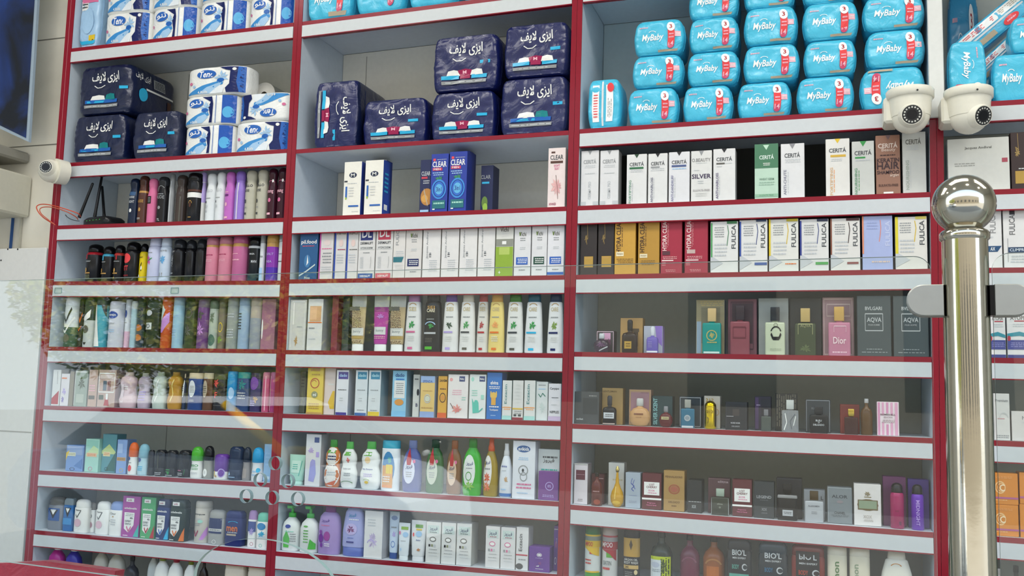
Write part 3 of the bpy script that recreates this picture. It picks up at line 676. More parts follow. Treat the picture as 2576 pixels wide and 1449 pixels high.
# ------------------------------------------------------------------ soft film packs
def soft_pack(nm, W, D, H, kind, c1, c2, marks, op, loc, rot):
    root = thing(nm, loc, rot); sd = int(sum(loc)*9973) % 1000
    n = 8 if kind == 'pack' else 11; N = 44; M_ = 30; pin = .13 if kind == 'pack' else .06
    wob = .0045 if kind == 'pack' else .0055
    def shape(p):                          # p on the unit cube -> film surface
        q = (abs(p[0])**n+abs(p[1])**n+abs(p[2])**n)**(1/n); x, y, z = p[0]/q, p[1]/q, p[2]/q
        x *= 1-pin*abs(z)**1.6
        X, Y_, Z = x*W/2, y*D/2, z*H/2
        a = Vector((X*26+sd, Y_*26, Z*26)); w1 = (noise.noise(a)-.8)*wob
        e = max(abs(x), abs(z)); fold = noise.noise(Vector((X*10+sd*3, Z*75, Y_*8)))*wob*.9*max(0, abs(x)-.55)/.45 + noise.noise(Vector((X*70+sd*3, Z*10, Y_*8)))*wob*.6*max(0, abs(z)-.6)/.4
        if abs(z) > .93: w1 *= .2; fold *= .2
        dl = min(0, w1+fold); return Vector((X*(1-.004/W*2), Y_-dl*(-1 if y > 0 else 1)*(.35+.65*abs(y)), Z+H/2))
    mb = MB(); m1 = cls(c1, 'F')
    def patch(f, m):
        vs = []; fs = []
        for j in range(M_+1):
            for i in range(N+1): vs.append(shape(f(-1+2*i/N, -1+2*j/M_)))
        for j in range(M_):
            for i in range(N): fs.append((j*(N+1)+i, j*(N+1)+i+1, (j+1)*(N+1)+i+1, (j+1)*(N+1)+i))
        mb.add(vs, fs, m, True)
    patch(lambda a, b_: (a, -1, b_), m1); patch(lambda a, b_: (-a, 1, b_), m1); patch(lambda a, b_: (1, a, b_), cls(c2, 'F') if c2 else m1)
    patch(lambda a, b_: (-1, -a, b_), m1); patch(lambda a, b_: (a, b_, 1), m1); patch(lambda a, b_: (-a, b_, -1), m1)
    def fn(u, v, lf):
        if 'flip' in op: u, v = 1-u, 1-v
        if 'turn' in op: u, v = v, 1-u
        a = (u*2-1)*.97; c = (v*2-1)*.97
        p = shape((a, -1, c)); return (p.x, p.y-lf*1.3, p.z)
    decals(mb, marks, fn, 'G')
    if op.get('side'):
        def fs_(u, v, lf):
            p = shape((1, (u*2-1)*.95, (v*2-1)*.95)); return (p.x+lf+.0008, p.y, p.z)
        decals(mb, expand(op['side'].replace('~', ' ').replace('^', ';')), fs_, 'G')
    mb.build('film_wrap', root)
    # welded seam along each end
    zs = [-.75+.15*i for i in range(11)]
    for s in (-1, 1):
        if s == 1 and 'noseam' in op: continue
        mb = MB()
        pts = [shape((s, -.55, z)) for z in zs]
        for i in range(len(pts)-1):
            o = Vector((s*.0016, -.0008, 0)); mb.face([pts[i]-Vector((s*.001, 0, 0)), pts[i+1]-Vector((s*.001, 0, 0)), pts[i+1]+o, pts[i]+o], m1)
            mb.face([pts[i]+o, pts[i+1]+o, pts[i+1]+o+Vector((0, .0006, 0)), pts[i]+o+Vector((0, .0006, 0))], m1)
        mb.build('seal_seam', root)
    return root
def roll_pack(nm, W, D, H, marks, op, loc, rot):
    """wrapped pack of rolls standing side by side: two lobes seen from the front"""
    root = thing(nm, loc, rot); r = D/2; lobes = 2; mb = MB(); film = mat('f1f2ee', 'F')
    R_ = min(D/2, W*.3)
    def outline(v, S=96):
        e = min(v, 1-v)*H; rr = min(.010, H*.12); ins = rr-math.sqrt(max(0, rr*rr-max(0, rr-e)**2)) if e < rr else 0
        pts = []
        a, d = W/2-ins, D/2-ins
        K = S//2; n = 3.2
        for k in range(S):
            q = -math.cos(PI*k/K) if k < K else math.cos(PI*(k-K)/K); x = a*q
            y = d*max(0, 1-abs(q)**n)**(1/n)*(1-.05*math.exp(-(x/(W*.09))**2))*(-1 if k < K else 1)
            pts.append((x, y, v*H))
        return pts
    vv = [0, .02, .06, .12, .3, .5, .7, .88, .94, .98, 1]; S = 96; vs = [p for v in vv for p in outline(v)]; fs = []
    for i in range(len(vv)-1):
        for k in range(S): fs.append((i*S+k, i*S+(k+1) % S, (i+1)*S+(k+1) % S, (i+1)*S+k))
    mb.add(vs, fs, film, True); mb.face(outline(0)[::-1], film); mb.face(outline(1), film)
    def fn(u, v, lf):
        if 'flip' in op: u, v = 1-u, 1-v
        n = 3.2; q = max(-.985, min(.985, (u-.5)*2)); x = q*W/2; y = D/2*(1-abs(q)**n)**(1/n)*(1-.05*math.exp(-(x/(W*.09))**2)); return (x, -y-lf, v*H)
    decals(mb, marks, fn, 'G'); mb.build('pack_wrap', root)
    for s in (-1, 1):
        mb = MB(); mb.disc((s*W*.24, 0, H+.0005), R_*.36, mat('8c8578', 'S'), nrm=(0, 0, 1), seg=20); mb.build('roll_core', root)
    return root
def finish_labels():
    by = {}
    for r in LAB: by.setdefault((r[2], r[3], r[1]), []).append(r)
    for (b, row, look), rs in by.items():
        rs.sort(key=lambda r: r[4]); sh = '%s shelf' % ORD[row-(b > 2)]
        for i, r in enumerate(rs):
            root, kind = r[0], r[5]
            if r[6]: lab = look+' '+r[6].replace('_', ' ')
            elif len(rs) == 1: lab = '%s, %s bay %s' % (look, BAYN[b], sh)
            else: lab = '%s, %s of %s, %s bay %s' % (look, NUM[i], CARD[len(rs)], BAYN[b], sh)
            tag(root, lab, CAT.get(kind, 'bottle'), '%s on the %s bay %s' % (root.name.split('.')[0].replace('_', ' ')+'s', BAYN[b], sh))
MAC.update({
 'MYB': 'g 8 74 28 82 P 1;i MyBaby 16 34 62 58 W;h 30 54 46 68 W;r 84 46 98 62 P;g 86 50 96 58 W 2;r 70 22 84 70 X;e 68.5 62 85.5 90 W;e 70 12 84 32 cc4a6c;t 3 74 70 80 82 r;t 14 72 20 82 34 P;g 72 40 82 58 P 2',
 'PADL': 't AR1 26 62 78 86 w;s w 1.6 32 58 38 53 46 53 52 58;r 80 48 95 54 c;p w 26 27 30 36 42 38 52 36 54 27;p t 54 27 56 38 64 40 72 38 74 27;r 16 21 78 28 b;r 20 22 54 26 c;r 14 12 80 18 g;g 16 13 78 17 s 1',
 'PADM': 't AR1 26 62 78 86 w;s w 1.6 32 58 38 53 46 53 52 58;r 74 46 90 52 c;p w 22 26 25 35 34 37 42 35 44 26;p m 42 26 40 36 52 38 62 36 60 26;t M 48 29 54 35 P;p w 60 26 62 35 70 37 78 35 80 26;r 14 20 42 27 c;r 62 20 86 27 c;r 44 20 60 27 m;r 14 11 86 17 g;g 16 12 84 16 s 1',
 'TENO': 'p 3f8fd0 5 10 16 20 32 34 50 44 66 48 66 34 54 26 42 12 34 6 8 6;p B 26 5 40 28 54 38 64 40 60 26 50 8 48 4;p e8eef2 44 4 52 20 62 32 68 22 66 4;f 50 34 76 84 B;e 56 42 68 56 b;p n 72 4 70 20 76 34 77 94 97 94 97 4;p 2f66b8 88 94 97 94 97 4 90 4 86 40;p n 60 94 78 94 78 80 70 84;e 23 58 54 88 2f66b8;i Teno 26 62 52 84 W;e 9 40 15 50 p;e 16 28 21 38 B;t 4_Rolls 26 6 42 15 w;e 80 80 86 90 w',
 'TENP': 'p 3f8fd0 4 10 14 18 28 32 40 42 50 46 54 32 42 24 34 12 28 6 6 6;p B 22 5 34 28 46 36 52 26 42 6;p n 40 94 58 94 61 70 60 6 54 6 56 30 52 60 56 76;f 36 34 58 82 B;e 40 42 52 56 b;p 2056b0 77 96 77 3 97 3 97 96;e 78 20 95 58 58b0e0;p 2f66b8 66 96 67 96 67 3 66 3;e 15 58 43 88 2f66b8;t AR3 18 64 40 84 W;e 7 40 12 50 p;t 4_Rolls 20 6 34 15 w',
 'CER': 'p %s 38 100 62 100 50 92;t CERITÁ 14 76 86 85 d',
 'CERg': 'p g 38 100 62 100 50 92;t CERITÁ 14 76 86 85 g;g 20 68 80 74 s 2;v CERMA_PSO 42 12 58 44 s;r 0 2 30 8 s;r 70 2 100 8 s;g 20 57 80 60 s 1',
 'FUL': 'v FULICA 76 46 92 92 d;g 14 68 50 90 g 5;s %s 2.5 62 92 66 78 63 66 60 52;g 14 30 60 58 s 4;p s 0 4 0 34 46 18',
 'DL': 'r 12 74 86 100 %s;t DL 20 79 78 96 w;t DERMALIFT 12 66 88 71 d;r 4 56 96 63 z;t HYDRODERM 14 57 86 61 d;g 30 48 70 52 g 1;j 14 18 34 42 s 4;s g 1.5 76 20 80 32 78 42;r 4 0 92 10 %s;t DERMALIFT 16 3 80 7 w',
 'JAC': 'v Jacques_Andhrel 20 38 32 92 g;g 36 40 50 47 d 2;r 38 46 48 50 g;g 36 12 82 36 s 6',
 'VIC': 't Vichi 30 76 72 84 x;s U 3 30 84 34 77 38 84;g 34 66 68 74 g 2;g 32 50 70 56 s 2;r 14 22 84 36 %s;g 20 24 80 34 w 3;g 30 10 70 14 g 1',
 'SEI': 't %s 24 68 72 76 z;g 22 56 70 62 g 1;f 30 34 68 52 %s;g 14 30 74 34 %s 1;g 26 18 66 26 z 2;r 34 3 62 7 %s',
 'DOV': 'h 20 70 80 88 a;t shine 30 72 68 80 a;g 24 58 74 64 g 2;f 30 34 62 54 %s;s %s 3 12 32 88 32;g 20 18 70 26 s 3;r 26 4 60 9 %s',
 'MIL': 'f 14 4 40 40 %s;g 20 82 70 90 g 1;t %s 26 60 88 72 g;g 20 48 80 56 s 2',
 'OIL': 'e 12 16 74 66 %s;p r 28 62 40 86 56 62 52 52 32 52;t AR2 26 44 62 54 n;g 26 28 60 40 g 3;e 62 56 76 63 p',
 'FIR': 'r 12 72 90 92 Q;t AR2 24 78 78 89 n;g 24 73 78 77 d 1;e 26 52 70 64 %s;e 31 54 65 62 w;r 20 40 32 46 k;r 38 40 50 46 J;r 56 40 68 46 s;g 20 32 80 35 g 1;g 20 24 80 27 g 1;g 20 17 80 20 s 1',
 'LOSTC': 'r 10 40 90 76 w;t LOST 36 66 64 72 R;t CHERRY 22 59 78 65 R;t ECOR 34 50 66 55 p;g 26 44 76 48 p 1;r 0 27 100 32 w;t Fragrance 28 16 70 20 p;t Natural_Spray 24 10 76 14 p',
 'BIOL': "t BIO'L 22 72 80 82 s;t MEN_EXPERT 24 66 78 69 s;t BODY 22 48 50 56 %s;e 62 46 84 58 s;e 66 48 84 56 %s;r 10 24 90 40 %s;t BODY_SHAMPOO 18 30 82 35 w;g 20 10 80 20 s 3",
 'UNB': 'r 20 86 64 95 w;t unb 28 88 52 93 m;t unbelievable 12 68 82 73 w;p w 16 20 14 60 72 60 70 30 44 12 38 12;g 20 50 66 58 g 2;t 48h 46 44 64 49 d;t EXPERT 20 36 56 41 d;t GENTLE 20 30 54 34 d;p %s 70 2 100 34 100 2;s %s 5 30 26 42 14 56 26;g 10 2 40 6 w 1',
 'REX': 't Rexona 22 66 62 71 d;s d 3 24 54 34 46 58 66;e 14 18 64 42 %s;g 20 12 60 16 w 1',
 'FIA': 'e 12 14 80 68 %s',
})
def fm(name, *a): return MAC[name] % a

# ===== left bay
rows(1, 0, '''
178,252,-70|pack|pink and pale blue film-wrapped pack||||y=.02 d=.10
252,366,28|tp|white toilet paper pack with blue waves, lower row|w||@TENO|
369,488,18|tp|white toilet paper pack with blue waves, lower row|w||@TENP|y=.02
491,614,2|tp|white toilet paper pack with blue waves, lower row|w||@TENP|y=.008
617,736,-12|tp|white toilet paper pack with blue waves, lower row|w||@TENP|
256,368,-52|tp|white toilet paper pack with blue waves, upper row|w||@TENO|s
372,489,-62|tp|white toilet paper pack with blue waves, upper row|w||@TENO|s y=.02
496,612,-76|tp|white toilet paper pack with blue waves, upper row|w||@TENP|s y=.008
''') if False else None
ROWS = {}
ROWS[1, 0] = '''
180,250,-70|pack|pink and pale blue film-wrapped pack|B||r 6 60 96 97 p;r 8 50 44 62 w;g 10 52 42 60 d 2;r 60 2 94 16 y;t No 66 5 86 13 k;e 20 18 80 52 B;r 2 2 97 8 c|y=.02 d=.10
253,368,30|tp|white toilet paper pack with blue waves, lower row|w||@TENO|
370,488,18|tp|white toilet paper pack with blue waves, lower row|w||@TENP|y=.02
492,614,1|tp|white toilet paper pack with blue waves, lower row|w||@TENP|y=.008
618,734,-12|tp|white toilet paper pack with blue waves, lower row|w||@TENP|
256,368,-50|tp|white toilet paper pack with blue waves, upper row|w||@TENO|s
372,489,-62|tp|white toilet paper pack with blue waves, upper row|w||@TENO|s y=.02
496,612,-78|tp|white toilet paper pack with blue waves, upper row|w||@TENP|s y=.008
'''
ROWS[1, 1] = '''
176,312,287|pad|navy adult diaper pack with white script|N||@PADL|d=.25 y=.01 lab=below_another,_beside_the_left_upright
326,448,278|pad|navy adult diaper pack with white script|N||@PADL|d=.25 y=.01 lab=below,_next_to_the_toilet_paper
186,326,162|pad|navy adult diaper pack lying on top of two others|N||@PADL|s d=.27 y=.012 side=t~AR1~6~72~40~90~w^e~14~30~34~58~c^r~30~56~96~60~w^r~46~66~74~86~g^g~48~68~72~84~k~5^r~80~20~90~50~h
453,578,314|tp|white toilet paper pack with blue print, bottom of three|w||@TENP|d=.13
451,587,239|tp|white toilet paper pack with blue print, middle of three|w||@TENP|s d=.13 y=.011
455,610,167|tp|white toilet paper pack with blue waves, top of three|w||@TENO|s d=.13
582,720,304|tp|white toilet paper pack below the upside-down one|w||@TENO|d=.12
591,726,233|tp|upside-down white toilet paper pack|w||@TENO|s flip d=.12
'''
ROWS[1, 2] = '''
318,341,447|hair|navy hairspray can|14233c|14233c|t AUSSIE 20 56 80 61 s;t NIGHT 24 46 80 52 s;e 38 26 62 34 w;r 16 62 84 70 3a5a80|y=.03
341,364,440|hair|chestnut brown hairspray can|h|4a2c22|b 64 68 a;t AUSSIE 18 44 80 50 a;e 36 26 60 34 a;g 20 10 60 14 z 2|y=.03
365,387,447|hair|light pink hairspray can with black square|p|p|r 20 44 66 60 k;g 28 46 60 58 g 4|y=.03
388,414,442|hair|black ribbed hairspray can|k|D|h 20 66 80 80 g;t NUDE 14 52 86 59 g;e 38 30 62 37 g;t TL 38 6 62 11 s;g 20 60 80 64 g 1|y=.03
414,434,436|hair|silver grey hairspray can|g|g|r 36 4 60 90 s|y=.045
435,461,438|hair|dark taupe hairspray can|463c38|463c38|r 64 4 74 70 x|y=.035
462,496,434|tallcan|black hairspray can with white band|k|K|b 50 60 w;b 62 66 h;h 36 26 64 44 a;e 42 30 58 40 h;g 38 8 62 12 a 1|y=.02
497,513,432|hair|grey hairspray can with lavender top|z|V|b 40 79 V|y=.045
512,537,434|hair|white hairspray can|S|S|t ELLO 20 60 80 66 s;g 16 46 70 50 g 1;e 16 38 30 43 d;e 20 28 46 35 s;r 18 20 38 24 s|y=.03
537,560,431|hair|white hairspray can|S|S|t ELLO 20 60 80 66 s;g 16 46 70 50 g 1;e 16 38 30 43 d;e 20 28 46 35 s|y=.03
560,584,430|hair|orchid pink hairspray can|c36cc0|c36cc0|r 10 50 60 54 6b2a70;e 26 30 50 38 P;g 16 56 60 60 P 1;r 24 6 60 10 P|y=.03
584,609,428|hair|metallic purple hairspray can|9a7cd0|8a6cc4|r 40 4 50 76 V;r 52 4 58 76 w;r 20 4 26 76 V|y=.03
610,638,426|hair|cream grey hairspray can|b9b6a4|b9b6a4|t ELLO 20 66 80 71 d;t BOSE 12 56 60 61 d;e 14 34 34 42 d;g 14 24 44 28 g 1;r 20 12 40 16 d|y=.03
639,667,424|hair|cream grey hairspray can|b9b6a4|b9b6a4|t ELLO 20 66 80 71 d;t BOSE 12 56 60 61 d;e 14 34 34 42 d;g 14 24 44 28 g 1;r 20 12 40 16 d|y=.03
668,691,422|hair|dark plum hairspray can|3c1424|3c1424|h 14 66 86 76 p;t young 10 50 80 57 P;e 30 34 60 42 p;r 20 10 60 14 P;e 60 72 76 78 w|y=.03
692,716,420|hair|dark plum hairspray can|3c1424|3c1424|h 14 66 86 76 p;t young 10 50 80 57 P;e 30 34 60 42 p;r 20 10 60 14 P;e 60 72 76 78 w|y=.03
'''
ROWS[1, 3] = '''
206,242,612|can|black spray can with dripping red shoulder|k|K|b 71 78 r;r 20 60 34 72 r;g 14 52 60 56 s 2;e 20 26 36 38 a;s a 3 16 24 60 24;g 22 10 60 20 J 3|y=.035
248,276,618|can|black spray can with dripping blue shoulder|k|K|b 71 78 3f9ab8;r 26 60 42 72 3f9ab8;g 16 54 60 57 s 2;e 20 26 36 38 a;s a 3 16 24 70 24|y=.035
276,303,615|can|black spray can with dripping red shoulder|k|K|b 71 78 c03a34;r 46 60 60 72 r;g 16 54 80 57 s 2;e 30 26 50 38 a;s a 3 16 24 70 24;r 34 10 44 14 y|y=.04
304,338,606|can|black spray can with red logo and letters|k|K|e 8 46 68 70 X;t FITT 12 28 56 40 X;g 12 14 60 18 r 2|y=.03
339,364,612|can|small yellow spray can with black cap|e3c918|K|t GAT 24 62 70 66 k;s k 6 60 30 46 40 60 50;e 50 32 66 42 w;e 24 12 40 20 w|y=.045
363,395,594|can|pale lavender spray can with magenta flower|c9cde4|c9cde4|f 0 34 58 60 d04ca0;g 8 62 60 66 g 1;s e 2 26 46 60 52|y=.025
395,421,594|can|pale blue-white spray can with blue flower|c9d6e6|c9d6e6|f 10 34 90 62 5aa6d8;t NUVE 16 66 84 70 g;t 1! 26 12 60 20 g|y=.025
421,456,600|can|black spray can with vertical lettering|k|D|t GUY 6 68 46 72 s;v FOR_MEN 12 36 36 60 g;g 8 18 40 22 s 1|y=.03
457,484,602|can|plain black spray can|k|D|g 12 68 30 71 g 1|y=.035
485,511,600|can|plain black spray can|202022|D|g 6 68 20 71 g 1|y=.035
510,541,597|tallcan|rose pink spray can with gold collar|d7879c|b97686|b 78 92 a;g 14 58 76 62 m 1;g 20 44 70 50 P 2|y=.02
542,575,594|tallcan|rose pink spray can with gold collar|d7879c|b97686|b 78 92 a;g 14 58 76 62 m 1;g 20 44 70 50 P 2|y=.02
576,612,592|tallcan|deeper pink spray can with gold collar|c46c98|b05a80|b 76 92 a;g 14 58 60 62 P 1;g 20 44 70 50 P 1|y=.02
614,648,596|tallcan|black spray can with silver neck band|151a1e|K|b 75 80 s;t MASA 34 60 72 64 s;t MAN 50 42 84 48 s;r 4 0 96 16 1d3c48|y=.03
648,663,592|tallcan|slim white and blue spray can|S|g|t FOLR 20 52 80 56 d;r 10 0 80 30 B|y=.035
663,692,590|tallcan|purple gradient spray can with gold collar|8a38a8|a|b 74 90 a;b 4 30 5434a8;t EXALT 10 56 80 61 V;t NEA 24 40 70 45 V|y=.02
692,714,588|tallcan|white spray can beside the purple one|S|g|g 16 56 80 60 g 1;g 12 40 80 44 d 1;r 20 84 60 88 s|y=.03
'''
ROWS[1, 4] = '''
152,186,748|tallcan|white and dark green spray can with tick|3c5a48|S|b 40 83 d4d9d8;s k 7 26 60 40 50 74 78;s w 5 20 34 40 30 90 60;e 30 10 70 26 x|y=.02
186,207,752|tallcan|black spray can with orange tick|2c2c24|K|s o 6 36 62 54 52 84 70;s o 3 20 40 44 34 80 44|y=.035
203,231,748|tallcan|grey-white spray can with black badge, dark top|c9ccc6|2c3c30|b 54 84 2c3c30;p w 10 56 80 76 76 60 40 52;e 22 28 70 44 x;p k 30 10 60 10 46 4|y=.02
232,260,746|tallcan|white and turquoise spray can|4aa6b8|3c4a44|p w 4 2 70 2 30 84 4 84;p d 70 84 98 84 98 60|y=.02
264,297,757|tallcan|white spray can with round blue badge|d3d4de|d3d4de|e 16 62 84 78 2c4a9c;t NINEA 24 68 76 72 w;g 16 50 70 54 g 2;g 24 32 70 40 B 2|y=.02
293,325,753|tallcan|pink and white spray can with blue badge|e3b8cc|d3d8de|b 34 84 dcdfe6;e 4 62 58 78 2c4a9c;g 16 50 60 54 g 1|y=.045
324,339,757|tallcan|slim pale blue spray can|a9c6d0|c3ccd0||y=.03
339,357,752|tallcan|dark spray can with orange patches|2c3a4a|3a4a36|e 10 34 90 48 b8682c;e 10 14 90 28 b8682c;o 8 62 90 80 x|y=.03
357,398,753|tallcan|dark green spray can with pale label|26301e|3a4a36|r 4 4 28 84 d0d4d0;r 2 38 60 52 d0d4d0;t PO 12 40 50 50 d;e 20 66 60 78 s;v WILD 8 8 24 30 d|y=.02
399,425,746|tallcan|orange spray can with green swirl|c4521e|c4521e|p I 2 30 30 56 90 70 90 50 40 30;p Q 2 40 60 74 30 84|y=.02
428,453,746|tallcan|pale blue spray can|9cc3d6|9cb8c4|g 20 60 80 66 B 2;g 14 20 60 40 B 4|y=.02
453,487,750|tallcan|olive green spray can with grey print|3f4a2a|3f4a2a|f 16 20 84 50 x;o 20 60 80 80 x|y=.03
489,518,752|tallcan|purple spray can with leafy print|73447f|7c6a7c|f 10 20 90 56 I;f 16 56 80 80 x|y=.02
519,542,756|tallcan|pale green spray can with dark badge|b3bcae|6a7a62|e 20 6 90 30 4a6a5e;f 20 50 90 80 6a7a62|y=.025
543,563,754|tallcan|brown-green spray can with ring badge|7c7060|6c6a4c|o 30 34 80 54 y;f 14 8 90 30 U|y=.03
564,592,748|tallcan|grey-green spray can|9a9f98|9a9f98|g 20 60 80 70 s 2;g 20 20 80 40 s 4|y=.02
593,621,746|tallcan|light steel blue spray can|9fb6cc|8fa6bc|g 10 36 50 70 d 6|y=.02
622,652,748|tallcan|grey and beige spray can|9a9fa6|b3a698|b 60 84 b3a698|y=.02
657,692,752|box|mauve product box by the upright|a0687c|8a5468|e 4 20 14 60 w|y=.03 d=.05
'''
ROWS[1, 5] = '''
131,151,930|box|slim white box with red foot|d9dbd8|b8b8b4|p r 4 4 4 20 90 42 90 4;s d 3 60 96 64 60|y=.02 d=.04
152,173,940|box|slim white box with violet drawings|dcd8da|b8b4b4|f 14 30 76 60 V;f 10 6 60 34 8a7ac0;r 10 84 70 88 o|y=.02 d=.04
174,184,934|box|slim brown box|857c68|857c68||y=.02 d=.04
187,219,932|box|clear pale green gift box with dark lid|9aa79a|8a978a|s w 3 4 4 4 96 94 96;f 20 40 90 90 4c5a3c;r 20 10 80 34 b3bcae|y=.02 d=.05
222,244,930|box|beige and pink box|c3a594|a3968a|r 10 20 80 30 x;g 10 40 80 60 P 3|y=.02 d=.05
246,290,930|box|pink gift box with white framed window|c3a89c|a3888a|s w 3 6 40 6 90 94 90 94 40 6 40;r 30 44 50 70 5a6a78;r 56 44 74 70 8a5a5a;r 12 76 88 86 d9c8c0;p r 40 4 70 4 62 26 48 26;r 50 20 62 36 w;r 10 20 36 32 4c5a4c|y=.02 d=.05
293,333,936|wavy|pale pink wavy body splash bottle|d0b6bc|d8c4b8|g 34 50 66 62 w 2;r 24 14 44 66 dccace|y=.015 n=body_splash_bottle
335,371,938|wavy|pale lilac wavy body splash bottle|b6a6b4|b4b0a4|r 22 60 70 68 a59aa6;g 24 20 80 50 V 4|y=.03 n=body_splash_bottle
377,411,936|wavy|clear greenish wavy body splash bottle|b9c4ba|a9b49a|s w 5 40 20 56 40 44 62 60 80|y=.02 n=body_splash_bottle
415,450,936|wavy|amber wavy body splash bottle|b8862c|a87c30|s Y 5 40 20 56 40 44 62 60 80|y=.02 n=body_splash_bottle
451,466,940|neck|navy body wash bottle with oval label|1c3050|d9c8a4|e 4 34 70 84 S;g 14 50 50 66 d 3|y=.035
467,504,938|body|navy body wash bottle with oval label|1f3f7c|d9c8a4|e 16 34 64 80 S;t NIVEA 20 84 66 88 s;g 24 46 58 66 g 5;g 24 22 60 28 s 2|y=.015
506,531,938|body|brown body wash bottle with oval label|5c3a22|d9c8a4|e 6 34 60 80 Z;t NIVEA 14 84 60 88 s;g 14 46 50 66 x 4|y=.02
532,564,940|body|black shower gel bottle with red bow|1c1416|5a5a3c|f 0 60 60 90 X;t F 24 34 46 50 X;g 16 12 80 16 x 1|y=.02
565,589,934|tallcan|bright blue shower can|1f8cc4|2c9cd0|r 20 10 28 80 c;e 40 30 90 60 B|y=.015
590,623,936|body|teal and dark blue shower bottle|2c4470|2f9a94|f 14 50 90 84 t;g 10 30 80 50 s 3|y=.02
625,653,938|body|violet shower bottle|3c3460|3a2c4a|e 4 56 84 90 7a48a0;f 40 20 90 44 a;g 10 14 60 30 V 3|y=.02
655,674,936|tallcan|magenta pink slim can|c8587c|c8788c|r 14 4 24 90 P;r 60 4 70 90 P|y=.015
675,693,936|tallcan|magenta pink slim can|b0447c|b06488|r 20 4 30 90 P|y=.015
'''
ROWS[1, 6] = '''
166,209,1120|box|sky blue carton with dark ring mark|7a9cd0|6a88bc|r 6 62 94 96 8fa6cc;r 8 58 56 72 e4e4c8;p y 0 40 0 70 20 80;g 10 60 54 70 J 2;o 26 2 56 14 D;p 5c84bc 50 20 96 50 96 10|y=.03 d=.05
214,248,1104|box|mint carton with pink ring mark|a9d8c8|8fc0b0|r 6 72 94 96 96ccbc;p c6e0a8 0 50 60 80 98 70 98 54;r 10 46 88 58 e4c4a0;g 14 48 80 56 o 2;o 30 4 60 16 p|y=.03 d=.05
250,292,1092|box|teal carton with yellow-green peak|5f98a0|4a8088|p c6d890 0 56 50 74 98 54 98 48 0 48;r 10 42 60 54 e4d8a8;g 12 44 56 52 o 2;p 3c6c64 30 4 98 54 98 4;o 26 4 52 14 D|y=.045 d=.05
293,318,1106|box|light blue carton with orange band|8aa8d8|7a98c8|r 6 38 94 48 c89858;g 10 40 90 46 x 2;r 10 60 60 88 a8c0e4;o 38 4 76 16 y|y=.03 d=.05
317,339,1113|roll|white roll-on with orange cap|w|e0682c|e 6 44 44 56 2c4a9c;e 24 10 66 30 X;g 14 34 60 40 g 1|y=.015
341,366,1117|roll|pale blue roll-on with round badge|b4d6e0|86b8c8|e 6 42 50 56 2c4a9c;g 14 14 70 30 c 3|y=.015
358,383,1132|dark|black roll-on|D|k|g 10 6 40 12 J 1|y=.02
384,410,1132|dark|black roll-on with silver print|k|k|g 10 4 80 16 s 2;s J 2 50 80 52 30|y=.018
412,438,1133|dark|black roll-on with green print|k|k|g 14 14 60 30 e 2;f 30 4 60 22 e;g 10 2 80 8 s 1|y=.018
441,472,1133|dark|black roll-on with silver-green print|k|k|g 14 22 50 28 p 1;g 14 6 60 18 s 2;s e 2 70 10 76 30|y=.015
473,502,1124|roll|white roll-on with green cap|w|4cb030|t BIO 24 36 80 44 e;g 24 26 80 34 e 2;g 20 12 80 20 s 2|y=.012
504,530,1122|roll|clear roll-on with black cap|9a9a92|K|e 20 6 66 30 w;e 32 14 52 24 z|y=.02
531,566,1143|dark|white roll-on with tall purple cap|w|6a3c9c|b 52 100 6a3c9c;e 48 8 92 44 V;e 54 12 88 40 6a3c9c;r 20 12 26 34 y;f 24 6 50 20 a|y=.012 n=roll_on_deodorant
568,603,1124|dark|navy roll-on with angled cap|20304c|20304c|p B 16 12 26 26 34 16;g 16 6 70 12 B 1;r 8 30 20 60 2c4668|y=.014
605,626,1125|roll|clear roll-on with dark cap|8f8a88|222c3c|r 20 8 70 36 a09690|y=.02
627,655,1126|roll|white roll-on with bright blue cap|S|2c9cd0|g 20 14 70 34 B 2;e 60 26 90 40 c|y=.012
657,682,1117|box|light blue carton by the upright|90b8dc|7aa0c8|r 10 6 90 14 c8dcec;g 20 40 80 80 B 4|y=.03 d=.04
'''
